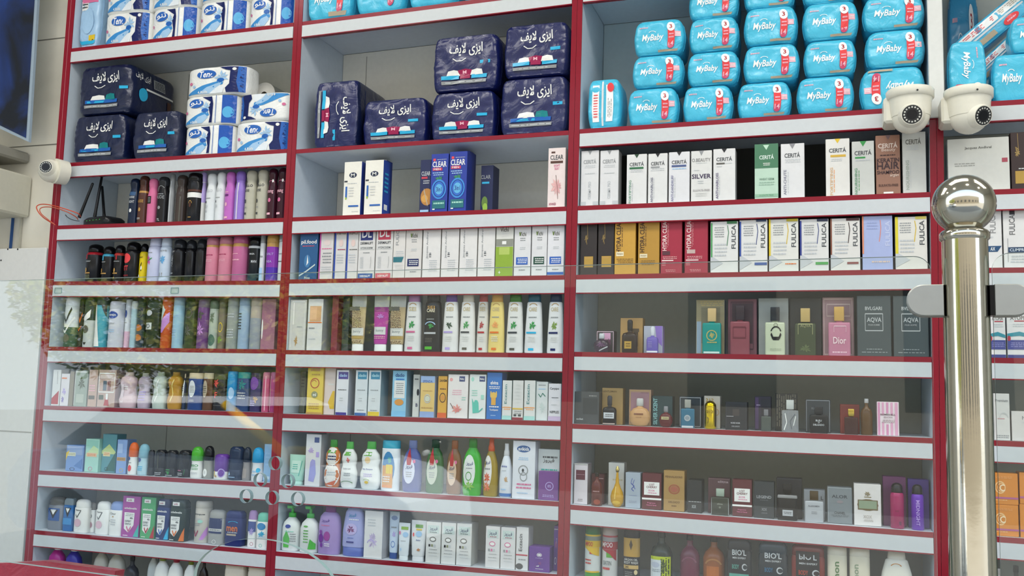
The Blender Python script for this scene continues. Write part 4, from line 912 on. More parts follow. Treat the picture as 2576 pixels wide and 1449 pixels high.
ROWS[1, 7] = '''
115,155,1250|stick|grey deodorant stick with blue panel|7c828c|6e6e6c|r 8 28 84 66 2c5694;p k 20 62 76 62 48 34;p w 30 62 66 62 48 46;t REXA 30 58 66 62 s|y=.03
157,182,1254|block|blue deodorant stick with dark badge|2c6cac|8a98a0|p k 20 72 84 72 52 42;p w 32 70 72 70 52 56;r 6 20 94 40 3c8cc8|y=.03
182,217,1257|stick|white deodorant stick with small tick|w|w|@REXA|y=.02
218,237,1264|stick|white deodorant stick with dark cap|w|77736c|t Rex 20 56 70 62 d;s d 3 24 44 40 38 70 56;e 20 14 80 36 b8909c|y=.045
236,270,1262|stick|white deodorant stick with small tick|w|w|@REXA|y=.018
270,305,1262|stick|white deodorant stick with periwinkle cap|w|8aa2d4|t Clear 14 62 60 68 g;e 34 54 44 58 a;g 20 30 60 50 s 3;p k 8 42 14 46 14 40|y=.018
306,351,1248|box|tall magenta deodorant carton|a8489c|94408c|@UNBA|y=.02 d=.045
354,390,1251|box|tall green deodorant carton|4ca468|3c8c58|@UNBB|y=.02 d=.045
391,425,1256|block|navy deodorant with light blue wedge|243870|243058|@UNBC|y=.02
424,464,1258|block|black-green deodorant with orange wedge|22332c|22332c|@UNBD|y=.014
481,518,1261|tallcan|pearl white spray can with pink tick|cfc8bc|cfc8bc|t unique 16 66 84 71 d;g 20 54 70 60 s 2;g 20 40 60 48 g 2;s m 5 20 28 34 16 50 30;p I 60 8 96 40 96 20 80 8;e 44 48 76 56 M|y=.02
519,560,1283|stick|silver deodorant stick with navy panel|a6a6a2|a6a6a2|r 12 32 90 76 2c3660;r 12 38 90 46 c8c8c4;g 16 40 86 44 d 1;o 40 2 64 14 w|y=.02
563,606,1286|block|navy deodorant stick with orange lettering|1f2c68|1f2c68|h 20 58 84 72 c;t men 16 42 80 56 o;g 20 36 80 42 s 1;r 18 30 74 35 Z|y=.018
621,643,1284|stick|white deodorant stick with lilac cap|w|b994c8|r 6 42 96 70 4a5a94;f 10 28 96 56 V;o 44 4 80 14 m|y=.03
642,672,1290|stick|white deodorant stick with mint cap|w|74c8ac|e 12 52 84 72 3f8cc4;f 14 30 90 52 c;g 20 26 84 36 B 2;o 38 4 64 14 F|y=.015
'''
ROWS[1, 8] = '''
112,150,1345|pump|magenta pump bottle with white pump|b8288c|w||y=.03
155,192,1348|pump|indigo pump bottle with white pump|3c34a0|w||y=.03
228,262,1352|pump|cream pump bottle with ribbed neck|c4c0b4|c8c4b8||y=.05
263,302,1356|pump|cream pump bottle with ribbed neck|c4c0b4|c8c4b8||y=.04
306,336,1400|neck|dark grey bottle behind the pumps|34343a|k||y=.05
366,392,1366|pump|white pump bottle with orange pump|d4d8d6|d8682c||y=.06
381,416,1372|pump|white pump bottle with olive green pump|w|8a9c3c||y=.02
412,450,1376|pump|white pump bottle with red pump|w|a82840||y=.018
456,486,1382|pump|white pump bottle with olive green pump|w|7a8c2c||y=.02
490,516,1400|neck|dark brown bottle behind the pumps|2c2420|a||y=.04
560,610,1404|block|cream square lotion bottle|d8d0bc|d8d0bc||y=.015
618,666,1410|block|cream square lotion bottle|d8d0bc|d8d0bc||y=.015
'''
MAC['REXA'] = fm('REX', 'e0bcc8'); MAC['UNBA'] = fm('UNB', 'F', 'p'); MAC['UNBB'] = fm('UNB', 'r', 'r'); MAC['UNBC'] = fm('UNB', 'c', 'b'); MAC['UNBD'] = fm('UNB', 'o', 'o')
for k_, v_ in dict(CERK=('k',), CERG=('G',), CERN=('n',), CERY=('y',)).items(): MAC[k_] = fm('CER', *v_)

# ===== middle bay
ROWS[2, 0] = '''
750,886,-60|pack|turquoise diaper pack, first on the shelf|45bfe0||@MYB;r 52 2 96 14 Z|y=.006
888,1018,-72|pack|turquoise diaper pack, second on the shelf|45bfe0||@MYB|y=.006
1020,1150,-84|pack|turquoise diaper pack, third on the shelf|45bfe0||@MYB|y=.006
1154,1290,-96|pack|turquoise diaper pack, fourth on the shelf|45bfe0||@MYB|y=.006
1294,1430,-108|pack|turquoise diaper pack, fifth on the shelf|45bfe0||@MYB|y=.006
'''
ROWS[2, 1] = '''
782,902,200|pad|navy diaper pack standing on its end|101a54|N|@PADM|turn d=.25 side=v~alllio~60~20~84~70~w^g~20~20~50~60~g~4
905,1073,246|pad|navy diaper pack, shortest one|101a54||@PADM|lab=on_middle_bay_second_shelf y=.02
1077,1246,228|pad|navy diaper pack in the bottom row|101a54||@PADM|lab=under_the_lower_left_of_the_upper_two y=.015
1251,1430,192|pad|navy diaper pack with teal tab|101a54||@PADL|lab=in_bottom_right_corner y=.012
1080,1254,86|pad|navy diaper pack resting on another, left of two|101a54||@PADM|s y=.015
1259,1430,56|pad|navy diaper pack resting on another, right of two|101a54||@PADM|s y=.012
'''
ROWS[2, 2] = '''
864,908,407|box|white carton with dark leaf emblem|efece0|1f3c94|e 30 70 74 80 1f2c48;t M 40 72 62 78 w;r 4 62 22 65 d;g 20 58 80 61 s 1;r 12 32 22 54 b;r 12 30 20 34 l;g 30 34 60 54 z 4;r 32 16 90 19 b;g 50 6 90 9 z 1|y=.012 d=.048
917,963,403|box|white carton with dark leaf emblem|efece0|2346a4|e 30 70 74 80 1f2c48;t M 40 72 62 78 w;r 4 62 22 65 d;g 20 58 80 61 s 1;r 12 32 22 54 b;r 12 30 20 34 l;g 30 34 60 54 z 4;r 32 16 90 19 b;g 50 6 90 9 z 1|y=.012 d=.048 sd=g~20~40~80~80~c~5^r~24~10~76~20~w
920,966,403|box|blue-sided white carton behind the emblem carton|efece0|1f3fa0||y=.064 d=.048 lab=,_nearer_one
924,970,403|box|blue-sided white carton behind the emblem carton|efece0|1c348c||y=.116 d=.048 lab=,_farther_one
1056,1083,402|box|dark navy shampoo box with amber picture|1a2450|16204c|t CLEAR 12 70 96 78 s;r 14 64 70 68 c03a4c;g 30 54 90 62 s 2;e 10 14 130 46 b8803c;e 20 20 80 34 d8a04c;s Z 6 40 44 80 14;r 10 2 90 6 B|y=.018 d=.045
1083,1127,387|box|royal blue shampoo box with round emblem|223a9c|1a2c80|@CLR|y=.012 d=.045
1129,1174,381|box|royal blue shampoo box with round emblem|223a9c|1a2c80|@CLR|y=.010 d=.045
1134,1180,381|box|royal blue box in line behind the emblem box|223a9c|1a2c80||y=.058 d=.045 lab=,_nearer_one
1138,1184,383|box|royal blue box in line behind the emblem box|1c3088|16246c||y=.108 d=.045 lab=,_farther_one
1209,1240,416|box|dark navy shampoo box with green lime picture|16204c|121a40|t CLAR 0 72 80 80 g;r 10 62 70 66 c;e 10 10 60 36 6a8a3c;e 20 4 60 22 9cc24a|y=.07 d=.06
1378,1422,372|box|white shampoo box with cherry blossom print|ecdcd8|b8a8a0|r 18 91 40 94 h;t CLEAR 12 80 88 88 d;r 14 74 86 78 h;t SOFT 34 68 70 72 p;t SILKY 38 63 66 67 p;f 16 14 84 56 e8b8b4;f 30 20 90 50 e0a8a8;s h 2 46 54 56 34 60 14;t ADVANCED 10 4 50 8 m|y=.012 d=.05
'''
MAC['CLR'] = 'r 12 88 26 92 X;g 30 89 88 91 s 1;t CLEAR 8 77 90 87 w;r 10 71 66 76 c8385c;t MEN 16 72 56 75 w;g 10 62 76 69 B 2;f 20 50 80 64 3c8c5c;o 8 22 92 56 3c8cd8;e 20 26 80 52 2f6cc8;e 28 30 72 48 62b4e0;t 3in1 34 35 66 43 1c3c90;r 14 6 88 20 1f7078;g 18 12 84 18 M 1;r 16 4 30 6 w'
ROWS[2, 3] = '''
753,799,578|box|deep blue box with white drop and lettering|1f5688|184870|t pil.food 8 70 92 80 w;g 14 66 80 69 X 1;e 28 24 64 50 3c78a8;p w 46 50 52 34 42 28;s Q 3 4 8 40 16 90 30;t Prima 34 1 64 6 Q|y=.012 d=.05
803,838,574|box|white box with magenta left edge|d8d4d0|c8c4c0|r 0 0 10 100 b8489c;t IRSACS 14 90 94 97 h;e 30 66 80 78 e0d0cc;g 16 58 90 62 p 1;g 20 30 90 54 g 4;g 16 10 90 26 s 4|y=.012 d=.05
840,870,574|box|white box with blue left edge|d8d6d2|c8c4c0|r 0 0 14 100 2346a0;t IRSACS 20 88 96 95 x;e 40 64 76 78 e0c8c0;g 26 56 94 60 m 1;g 24 30 80 50 s 4|y=.012 d=.05
871,900,574|box|white box with blue left edge|d8d6d2|c8c4c0|r 0 0 14 100 2346a0;t IRSACS 20 88 96 95 x;e 40 64 76 78 e0c8c0;g 26 56 94 60 x 1;g 24 30 80 50 s 4|y=.012 d=.05
901,943,570|box|white box with navy square monogram|dcdad6|c8c6c2|@DLN|y=.010 d=.05
945,988,568|box|white box with red square monogram|dcdad6|c8c6c2|@DLR|y=.010 d=.05
989,1019,566|box|white box with teal arrow label|dedad4|c8c6c2|v FULICA 20 62 46 98 g;g 20 40 90 52 s 3;p 2c7480 4 30 4 40 92 40 76 30;g 14 18 80 26 z 3|y=.012 d=.05
1020,1061,566|box|white box with navy rectangle label|dcd8d2|c4c2bc|@VIN|y=.018 d=.05
1063,1108,572|box|white box with slim vertical lettering|e2e0dc|c0beb8|@JAC|y=.010 d=.05
1110,1154,570|box|white box with slim vertical lettering|e2e0dc|c0beb8|@JAC|y=.010 d=.05
1156,1200,568|box|white box with slim vertical lettering|e2e0dc|c0beb8|@JAC|y=.010 d=.05
1202,1245,566|box|white box with slim vertical lettering|e2e0dc|c0beb8|@JAC|y=.010 d=.05
1247,1291,564|box|white box with apple green lower half|dcdcd4|c4c6bc|t Vichi 24 86 72 94 x;g 30 76 72 84 z 2;r 0 58 100 72 8e9084;r 36 62 60 68 w;r 0 0 100 57 8fae34;r 20 42 80 56 b4c864;t + 18 5 30 11 w|y=.010 d=.05
1293,1335,562|box|white box with blue rectangle label|dedede|c6c6c8|@VIB|y=.012 d=.05
1337,1376,560|box|white box with dark green rectangle label|dedede|c6c6c8|@VIG|y=.012 d=.05
1377,1419,560|box|white box with blue label and blue foot|e2e2e4|c6c6c8|@VIB;r 0 2 100 7 b|y=.012 d=.05
'''
MAC['DLN'] = fm('DL', '1f2c74', '2f58a0'); MAC['DLR'] = fm('DL', 'c03c54', 'd06070'); MAC['VIN'] = fm('VIC', 'n'); MAC['VIB'] = fm('VIC', '2f62b8'); MAC['VIG'] = fm('VIC', '1f4c3c')
ROWS[2, 4] = '''
727,769,754|box|clear-fronted white box with gold specks|cfccc4|b4b2aa|s w 2 12 6 12 96 92 96 92 6;g 46 44 80 48 g 1;f 30 6 60 30 a;r 20 50 30 94 e8e4dc|y=.012 d=.05
773,811,752|box|white box with pale orange square|dcdad4|a8aaac|r 14 56 90 86 d8a878;r 16 60 60 84 e8b88c;s o 2 4 54 96 54;g 10 40 50 46 g 1;g 10 20 60 24 s 1|y=.012 d=.062
834,850,736|box|narrow dark red box|7c2030|6c1828||y=.02 d=.05
852,878,738|box|narrow dark grey-green box|3c4844|2f3c38||y=.05 d=.05
879,916,744|tube|leopard print cream tube|c9b48c|w|@LEO|y=.02
935,974,744|tube|magenta cream tube with white label|b8489c|w|b 80 100 c8c8c0;r 10 72 90 80 9c3c88;r 12 30 86 44 d8d8d4;t bunny 24 34 74 40 g;g 10 22 86 28 P 2;f 20 56 80 70 I|y=.02
976,1016,744|tube|leopard print cream tube|c9b48c|w|@LEO|y=.02
1014,1057,738|sham|white shampoo bottle with mauve cap|e6e4e0|b888ac|@SE1|y=.012
1060,1108,738|sham|black shampoo bottle with green stripe|1a1c1e|k|t SEI 26 74 66 79 a;t CARE 24 68 68 74 e8dcc0;g 24 54 66 58 g 1;h 14 36 76 52 B;f 30 38 70 50 e;s s 3 14 32 76 32;r 22 4 60 9 4cb030;g 20 16 60 24 x 3|y=.012
1110,1151,738|sham|white shampoo bottle with purple cap|e6e4e0|5c3a8c|@SE2|y=.012
1153,1193,738|sham|white shampoo bottle with cream cap|e6e4e0|d0c8b8|@SE3|y=.012
1196,1228,738|sham|white shampoo bottle with red cap|dcd8d0|b03a3c|@SE4|y=.03
1226,1267,738|sham|yellow shampoo bottle|ead27c|c8943c|@SE5|y=.012
1271,1314,738|sham|white shampoo bottle with green cap|e6e4e0|4c7c30|@SE3|y=.012
1317,1363,738|sham|white shampoo bottle with teal-blue cap|e6e6e6|2c5a6c|@SE6|y=.012
1374,1416,738|sham|white shampoo bottle with navy cap|e6e6e6|22304c|@SE7|y=.012
'''
_se = lambda n, c, l, t: 'h 26 72 74 84 a;t %s 26 70 70 77 c8b890;g 24 58 70 62 g 1;f 22 38 72 54 %s;s %s 3 14 34 70 34;g 24 18 66 28 z 3;r 28 4 58 8 %s' % (n, c, l, t)
for i, a in enumerate([('SEI', 'e', 'p', 'p'), ('SEI', 'G', 'V', 'V'), ('CARE', 'e', 'd', 'x'), ('SEI', 'r', 'r', 'r'), ('CARE', 'O', 'o', 'o'), ('CARE', 'e', 'c', 'c'), ('CARE', 'U', 'n', 'n')]): MAC['SE%d' % (i+1)] = _se(*a)
def _leo():
    rn = random.Random(5); o = ''
    for zz in list(range(15, 21, 3))+list(range(43, 80, 3)):
        for xx in range(9, 90, 9):
            x, z = xx+rn.uniform(-2, 2), zz+rn.uniform(-.8, .8); o += ';e %.1f %.1f %.1f %.1f %s' % (x-2.6, z-.9, x+2.6, z+.9, rn.choice('hhx'))
    return o
MAC['LEO'] = 'b 80 100 c8c8c0;r 8 28 90 42 dcdcd4;t bunny 24 32 74 38 g;r 6 22 94 27 b89c5c'+_leo()+';r 16 72 84 79 x'
ROWS[2, 5] = '''
735,768,934|box|shaded grey-green box|7c7c68|6c6c58|g 20 60 80 90 x 4;f 20 10 90 60 J|y=.10 d=.04
772,812,922|box|yellow box with red smiling emblem|e0c44c|c8a83c|r 20 90 80 98 a;g 20 80 80 86 a 1;o 20 54 78 76 b04a2c;h 30 58 60 72 b04a2c;e 30 34 70 48 J;t ml 40 38 60 44 w;g 10 10 80 24 a 3;r 0 0 100 4 a|y=.012 d=.045
815,843,924|box|white box with yellow leaf|dcccc4|bcb0a8|p e0b82c 80 50 40 26 60 12 98 12 98 50;g 30 60 90 68 z 1|y=.025 d=.045
845,876,931|box|white carton with violet square and foot|dfe0e4|a8aebc|r 16 80 96 96 43388c;t dado 24 85 86 92 B;g 14 54 86 58 d 1;g 30 30 60 40 s 2;r 4 0 92 6 43388c|y=.012 d=.06
893,924,931|box|white carton with teal-blue square|d8dee0|9cb0b8|@DAD;r 4 0 96 6 3a64a0|y=.012 d=.045
926,957,931|box|white carton with teal square, yellow foot|d8dee0|8ca8b4|@DAD;r 4 0 96 9 dcc02c|y=.012 d=.06
986,1022,932|box|sky blue baby carton with orange oval|8cc4e0|7898a8|r 14 40 90 78 e4e4e0;t dado 20 86 84 94 2c4c84;g 20 78 84 84 b 1;g 26 48 80 74 g 6;e 20 24 84 38 d8943c;r 0 0 100 12 7cbce0|y=.012 d=.055
1038,1055,942|box|small white carton beside the sky blue one|d4d4cc|b8b8b0|e 60 50 98 66 k;g 20 86 80 92 d 1;r 10 36 90 40 z;t B 50 24 80 32 n|y=.03 d=.04
1057,1093,946|box|yellow carton with pale blue ends|e0c074|98aed0|r 0 84 100 100 94b0d8;r 0 0 100 14 8fa8d4;t SPENDA 16 84 84 90 2f58a0;g 14 62 84 66 a 1;o 28 34 74 56 s;e 34 38 68 52 cfd4c0;g 10 20 90 26 a 1|y=.012 d=.06
1101,1124,946|box|amber carton with orange foot|dca63c|c88c30|t SAHEM 16 86 96 92 k;g 20 66 90 72 h 1;o 20 36 90 60 h;e 30 42 80 54 d8943c;r 0 0 100 12 d8602c|y=.014 d=.05
1126,1177,942|box|white carton with coral crab drawing|e8e2de|c8c4c0|e 8 84 24 92 e8a09c;r 56 84 84 96 3a4878;t Baby 60 87 80 92 w;g 20 52 70 66 P 3;g 70 40 90 50 M 2;f 14 8 84 34 e8988c;s 4a3030 2 14 34 30 22;e 40 14 60 24 d8807c|y=.010 d=.05
1180,1222,942|box|white carton with mint animal drawing|e2e6e2|c4c8c4|r 60 84 94 96 3a4878;t Baby 64 87 90 92 w;e 10 84 28 94 M;g 14 50 50 66 M 3;p 5cc4b0 24 12 18 46 30 36 36 42 50 42 58 36 62 14;s F 3 62 16 84 24;r 72 44 90 54 M|y=.010 d=.05
1224,1262,937|box|blue carton with bear drawing|2670bc|1f5a9c|t elvina 24 74 76 82 w;g 14 64 88 71 w 2;e 28 42 66 58 e0b858;r 32 30 62 46 e0a848;e 24 46 34 60 e0b858;e 60 46 70 60 e0b858;g 14 24 84 29 w 1;t Toothpaste 22 17 80 22 w;g 30 6 64 10 B 1|y=.010 d=.05
1263,1287,957|box|white carton with mint foot and vertical name|dcdcd8|b4c4c0|v Eczacin 24 40 50 90 5a8c8c;r 0 0 100 10 a4d4cc;g 14 24 90 34 O 2;r 0 30 100 32 O|y=.012 d=.045
1289,1316,957|box|white carton with barcode label|dcdad6|bcbab4|r 0 0 100 6 8c2838;g 30 40 70 92 z 6;r 0 26 100 30 dcb850;g 12 14 88 24 g 2;r 14 9 40 14 d;r 56 9 84 14 d|y=.012 d=.045
1318,1346,957|box|white carton with mint foot and vertical name|dcdcd8|b4c4c0|v Eczacin 24 40 50 90 5a8c8c;r 0 0 100 10 a4d4cc;g 14 24 90 34 O 2;r 0 30 100 32 O|y=.012 d=.045
1348,1378,960|box|white carton with green sketch|d6dad8|b4bab4|g 16 88 80 94 g 1;g 20 78 80 84 B 1;s 3c7c68 3 20 68 40 60 56 70 80 62;f 20 14 90 50 c8d4d0|y=.018 d=.045
1379,1411,965|box|white carton with lilac foot|dcdade|b8b8c0|t Carpipo 12 82 84 90 d;g 20 60 80 64 d 1;g 20 40 70 46 s 1;t NIPPLES 14 20 86 27 d;r 0 0 100 12 c4b0cc|y=.012 d=.045
'''
MAC['DAD'] = 'r 18 80 92 96 3f88a8;t dado 26 85 86 92 b4dce4;g 14 54 86 58 g 1;g 30 30 60 40 s 2;g 20 10 80 14 g 1'
ROWS[2, 6] = '''
722,762,1144|tube|pale mint baby cream tube|a8d8c8|b4dcd0|r 20 40 76 80 c4e4d8;s F 3 70 30 84 80;g 24 50 60 70 F 3|y=.02
768,806,1092|box|white carton with lilac cat drawing|d8dadc|bcbec4|r 56 84 88 94 4a5a8c;p 9c9cd8 26 10 34 46 46 52 66 50 74 24 60 8;f 10 60 60 76 V;r 70 56 90 66 V|y=.014 d=.05
812,853,1106|round|orange baby wash bottle, white label|c8702c|4a9c40|e 6 46 94 84 e8e4dc;e 2 2 98 50 e8e4dc;r 22 72 72 78 58a040;g 26 56 76 68 n 2;g 20 44 80 48 h 1;g 20 24 80 34 s 2;p c8602c 14 6 86 16 70 4|y=.014
848,894,1111|round|white bottle with green cap|e6e8e4|62c05c|r 26 70 66 78 6cac44;f 40 52 66 68 d8685c;t Bubble_bath 24 40 70 44 g;g 28 26 70 34 g 2;g 20 16 76 24 z 2;h 10 4 90 16 4a7c34;t 3+ 14 54 24 60 s|y=.012
901,952,1111|round|white bottle with green cap|e6e8e4|62c05c|r 20 70 62 78 6cac44;e 30 54 58 68 e8c890;t Baby_Shampoo 18 40 70 44 5a6ca0;g 24 26 70 34 V 2;h 26 14 60 22 l;e 34 12 54 18 y|y=.012
955,1000,1108|body|white bottle with aqua cap and cartoon-yellow label|dfe6ea|3cacc8|e 12 10 82 78 3f88bc;r 14 12 74 50 d89a50;r 36 34 70 52 e8cc44;f 40 52 70 70 6cc0b0;g 16 16 60 30 w 3;r 14 6 74 12 e0904c|y=.012 n=bubble_bath_bottle
1008,1056,1108|oval|indigo baby oil bottle|54609c:G|7080b8|@OI1|y=.014
1067,1112,1106|oval|dark green baby oil bottle|2f6430:G|1f4428|@OI2|y=.016
1120,1158,1108|oval|brown baby oil bottle|7c5430:G|9c5830|@OI3|y=.018
1160,1208,1104|oval|bright green baby oil bottle|30a82c:G|1f8c28|e 8 14 74 72 e0e6e0;t AR2 26 52 62 60 2f3f78;g 26 46 60 50 g 1;o 24 26 56 42 3c9c30;f 4 8 78 28 7cc03c|y=.012
1212,1250,1102|slim|amber spray bottle with orange pump|9c8428:G|e0582c|e 6 14 66 70 e4e0dc;t AR2 18 54 54 62 2f3f78;g 14 44 56 50 g 1;f 8 22 60 42 d85c30;f 4 6 66 28 e07040|y=.014
1253,1287,1116|slim|white spray bottle with white nozzle|dde2e8|e0e0e0|t elvina 20 56 64 60 5a6cac;g 24 48 60 52 s 1;f 40 26 80 40 c8a070;r 4 2 96 8 3c74b4;g 20 12 60 18 B 1|y=.014
1289,1346,1109|box|large white carton with bear outline|dfe2e8|bcc0cc|e 18 80 78 92 2c5a94;t avikids 24 83 72 89 w;g 24 66 70 72 B 2;o 26 40 70 58 g;o 34 30 66 46 g;e 42 46 52 52 d;g 16 16 84 28 p 2;g 16 8 70 12 B 1|y=.012 d=.055
1350,1407,1130|box|white carton with dark handwriting|d8dedc|b8bebc|g 14 80 90 88 d 1;t AR2 24 72 76 82 d;g 14 56 90 62 F 1;o 6 40 24 50 g|y=.04 d=.05
1354,1405,1186|box|slanted violet carton|74428c|5c3074|o 34 34 76 64 V;t 8% 46 44 64 54 V;g 20 10 80 20 V 2|y=.014 d=.022
'''
MAC['OI1'] = fm('OIL', 'd8dcec'); MAC['OI2'] = fm('OIL', 'c4ccb8'); MAC['OI3'] = fm('OIL', 'd8bca0')
ROWS[2, 7] = '''
702,747,1271|pump|white baby lotion bottle with green pump|e4e8e4|4cb04c|e 30 50 62 58 4a58a0;p 5cb854 24 8 20 28 40 46 60 28 56 8;g 60 20 90 40 g 4;g 30 40 80 46 M 1|y=.016
749,794,1273|pump|white baby lotion bottle with green pump|e4e8e4|4cb04c|e 30 54 56 58 6cb060;g 30 20 60 50 6cb060 5;p 5cb854 60 8 70 30 96 20 96 8|y=.012
794,851,1274|wide|mauve lotion bottle with plum hearts|a58cc4|7c3c7c|t AR2 22 66 58 74 5c3a8c;g 20 58 60 62 p 1;e 10 24 34 42 7a3c9c;e 36 28 64 48 9c3c94;e 14 42 28 50 8a4ca4;e 20 14 32 24 7a3c9c;g 40 16 64 24 w 2|y=.014
857,912,1278|inv|lavender lotion bottle with blue foot|a4a8d8|5c6cb4|t AR2 32 80 66 90 3c90c0;g 30 74 78 78 w 1;e 20 44 74 68 bcb0dc;f 24 46 70 66 7a3c6c;g 30 36 60 40 5c6cb4 1;r 28 28 62 31 3c3c84|y=.014 n=lotion_bottle
916,962,1285|box|white carton with lilac swirl|dfdedc|bcbcc0|f 14 12 80 56 c8b8d8;f 30 36 70 56 b8a8cc;g 14 66 60 84 s 3;h 16 16 60 40 V|y=.012 d=.05 lab=,_middle_bay_eighth_shelf
976,1001,1288|tube|blue-white toothpaste tube|c8d8e8|2c4c8c|e 20 82 84 92 7a8cb0;f 30 44 80 60 V;o 30 24 70 38 b;g 20 64 80 70 g 1|y=.03
999,1028,1316|tube|white baby cream tube with green label|dfe6ea|dfe6e8|r 24 82 86 90 8ab040;e 40 62 90 76 B;e 6 68 22 78 p;g 20 50 70 54 g 1;f 20 22 40 36 B|y=.014
1030,1068,1310|tube|white baby cream tube with yellow label|e4e6e6|e2e4e6|r 30 82 80 90 6ca040;r 36 76 74 80 e0c850;e 34 60 76 74 B;e 14 60 24 70 X;t Baby 40 50 70 54 5a6ca0;f 44 24 76 34 b8702c|y=.012
1071,1108,1313|box|white carton with grey-green plaque|dededa|c4c6c2|@FI1|y=.012 d=.045
1110,1146,1315|box|white carton with grey-green plaque|dededa|c4c6c2|@FI1|y=.014 d=.045
1148,1186,1317|box|white carton with grey-green plaque|dededa|b8bab4|@FI1|y=.016 d=.06
1221,1257,1324|box|white carton with pink line plaque|dfdddb|c4c2c0|@FI2|y=.012 d=.045
1259,1296,1327|box|white carton with pink line plaque|dfdddb|c4c2c0|@FI2|y=.014 d=.045
1298,1329,1326|box|white carton with tall vertical name|dfdedc|c4c4c2|v Eczacin 22 44 50 84 555;r 0 34 96 37 c04050;e 0 2 60 16 555;g 20 22 80 28 g 1|y=.014 d=.05
1330,1383,1376|box|violet carton with white owl emblem|643490|52287c|o 38 60 62 76 w;e 42 64 58 72 w;t Cuteyk 32 52 68 57 V;g 30 10 70 14 w 1;f 44 24 64 44 8a3c84;t off 36 20 50 26 w|y=.012 d=.05
1384,1404,1322|box|violet carton on the shelf corner|643490|52287c|g 10 90 90 94 w 1;e 30 50 80 66 8a3c84;o 24 14 66 30 w;t 7 60 60 76 72 V|y=.05 d=.05
'''
MAC['FI1'] = fm('FIR', 'x'); MAC['FI2'] = fm('FIR', 'p').replace('r 20 40 32 46 k', 'r 20 40 32 46 g').replace('r 38 40 50 46 J', 'r 38 40 50 46 p').replace('g 24 73 78 77 d 1', 'g 24 73 78 77 m 1')
MAC = {k_: v_.replace(' 555;', ' 555555;').replace(' 555 ', ' 555555 ') for k_, v_ in MAC.items()}
for k_ in ROWS: ROWS[k_] = ROWS[k_].replace(' 555;', ' 555555;')

# ===== right bay
_pk = lambda x0, x1, yt, lab, op='': '%s,%s,%s|pack|turquoise diaper pack|45bfe0||@MYB;r 50 1 96 9 Z|y=.008 d=.16 %s lab=%s' % (x0, x1, yt, op, lab)
ROWS[3, 1] = '\n'.join([
 '1472,1564,196|pack|turquoise diaper pack standing on end, barcode side out|45bfe0||r 14 12 36 88 W;r 58 12 80 88 W;r 44 2 50 98 S;g 18 20 32 70 X 9;j 62 20 76 60 g 3;e 62 72 84 92 X|y=.008 d=.14 noseam lab=,_at_far_left',
 _pk(1573, 1708, 219, 'in_the_bottom_row,_first_of_five'), _pk(1712, 1845, 213, 'in_the_bottom_row,_second_of_five'), _pk(1850, 1993, 204, 'in_the_bottom_row,_third_of_five'),
 _pk(2000, 2152, 189, 'in_the_bottom_row,_fourth_of_five'), _pk(2160, 2334, 166, 'upside_down_at_bottom_right_above_the_camera', 'flip'),
 _pk(1583, 1720, 136, 'in_the_second_row_up,_first_of_five', 's'), _pk(1723, 1862, 127, 'in_the_second_row_up,_second_of_five', 's'), _pk(1865, 2014, 109, 'in_the_second_row_up,_third_of_five', 's'),
 _pk(2018, 2166, 97, 'in_the_second_row_up,_fourth_of_five', 's'), _pk(2174, 2334, 72, 'in_the_second_row_up,_fifth_of_five', 's'),
 _pk(1587, 1723, 47, 'in_the_third_row_up,_first_of_five', 's'), _pk(1727, 1860, 41, 'in_the_third_row_up,_second_of_five', 's'), _pk(1866, 2010, 14, 'in_the_third_row_up,_third_of_five', 's'),
 _pk(2015, 2165, 2, 'in_the_third_row_up,_fourth_of_five', 's'), _pk(2168, 2334, -16, 'in_the_third_row_up,_fifth_of_five', 's'),
 _pk(1726, 1860, -48, 'in_the_fourth_row_up,_first_of_four', 's'), _pk(1866, 2004, -76, 'in_the_fourth_row_up,_second_of_four', 's'), _pk(2014, 2158, -90, 'in_the_fourth_row_up,_third_of_four', 's'), _pk(2168, 2330, -108, 'in_the_fourth_row_up,_fourth_of_four', 's')])
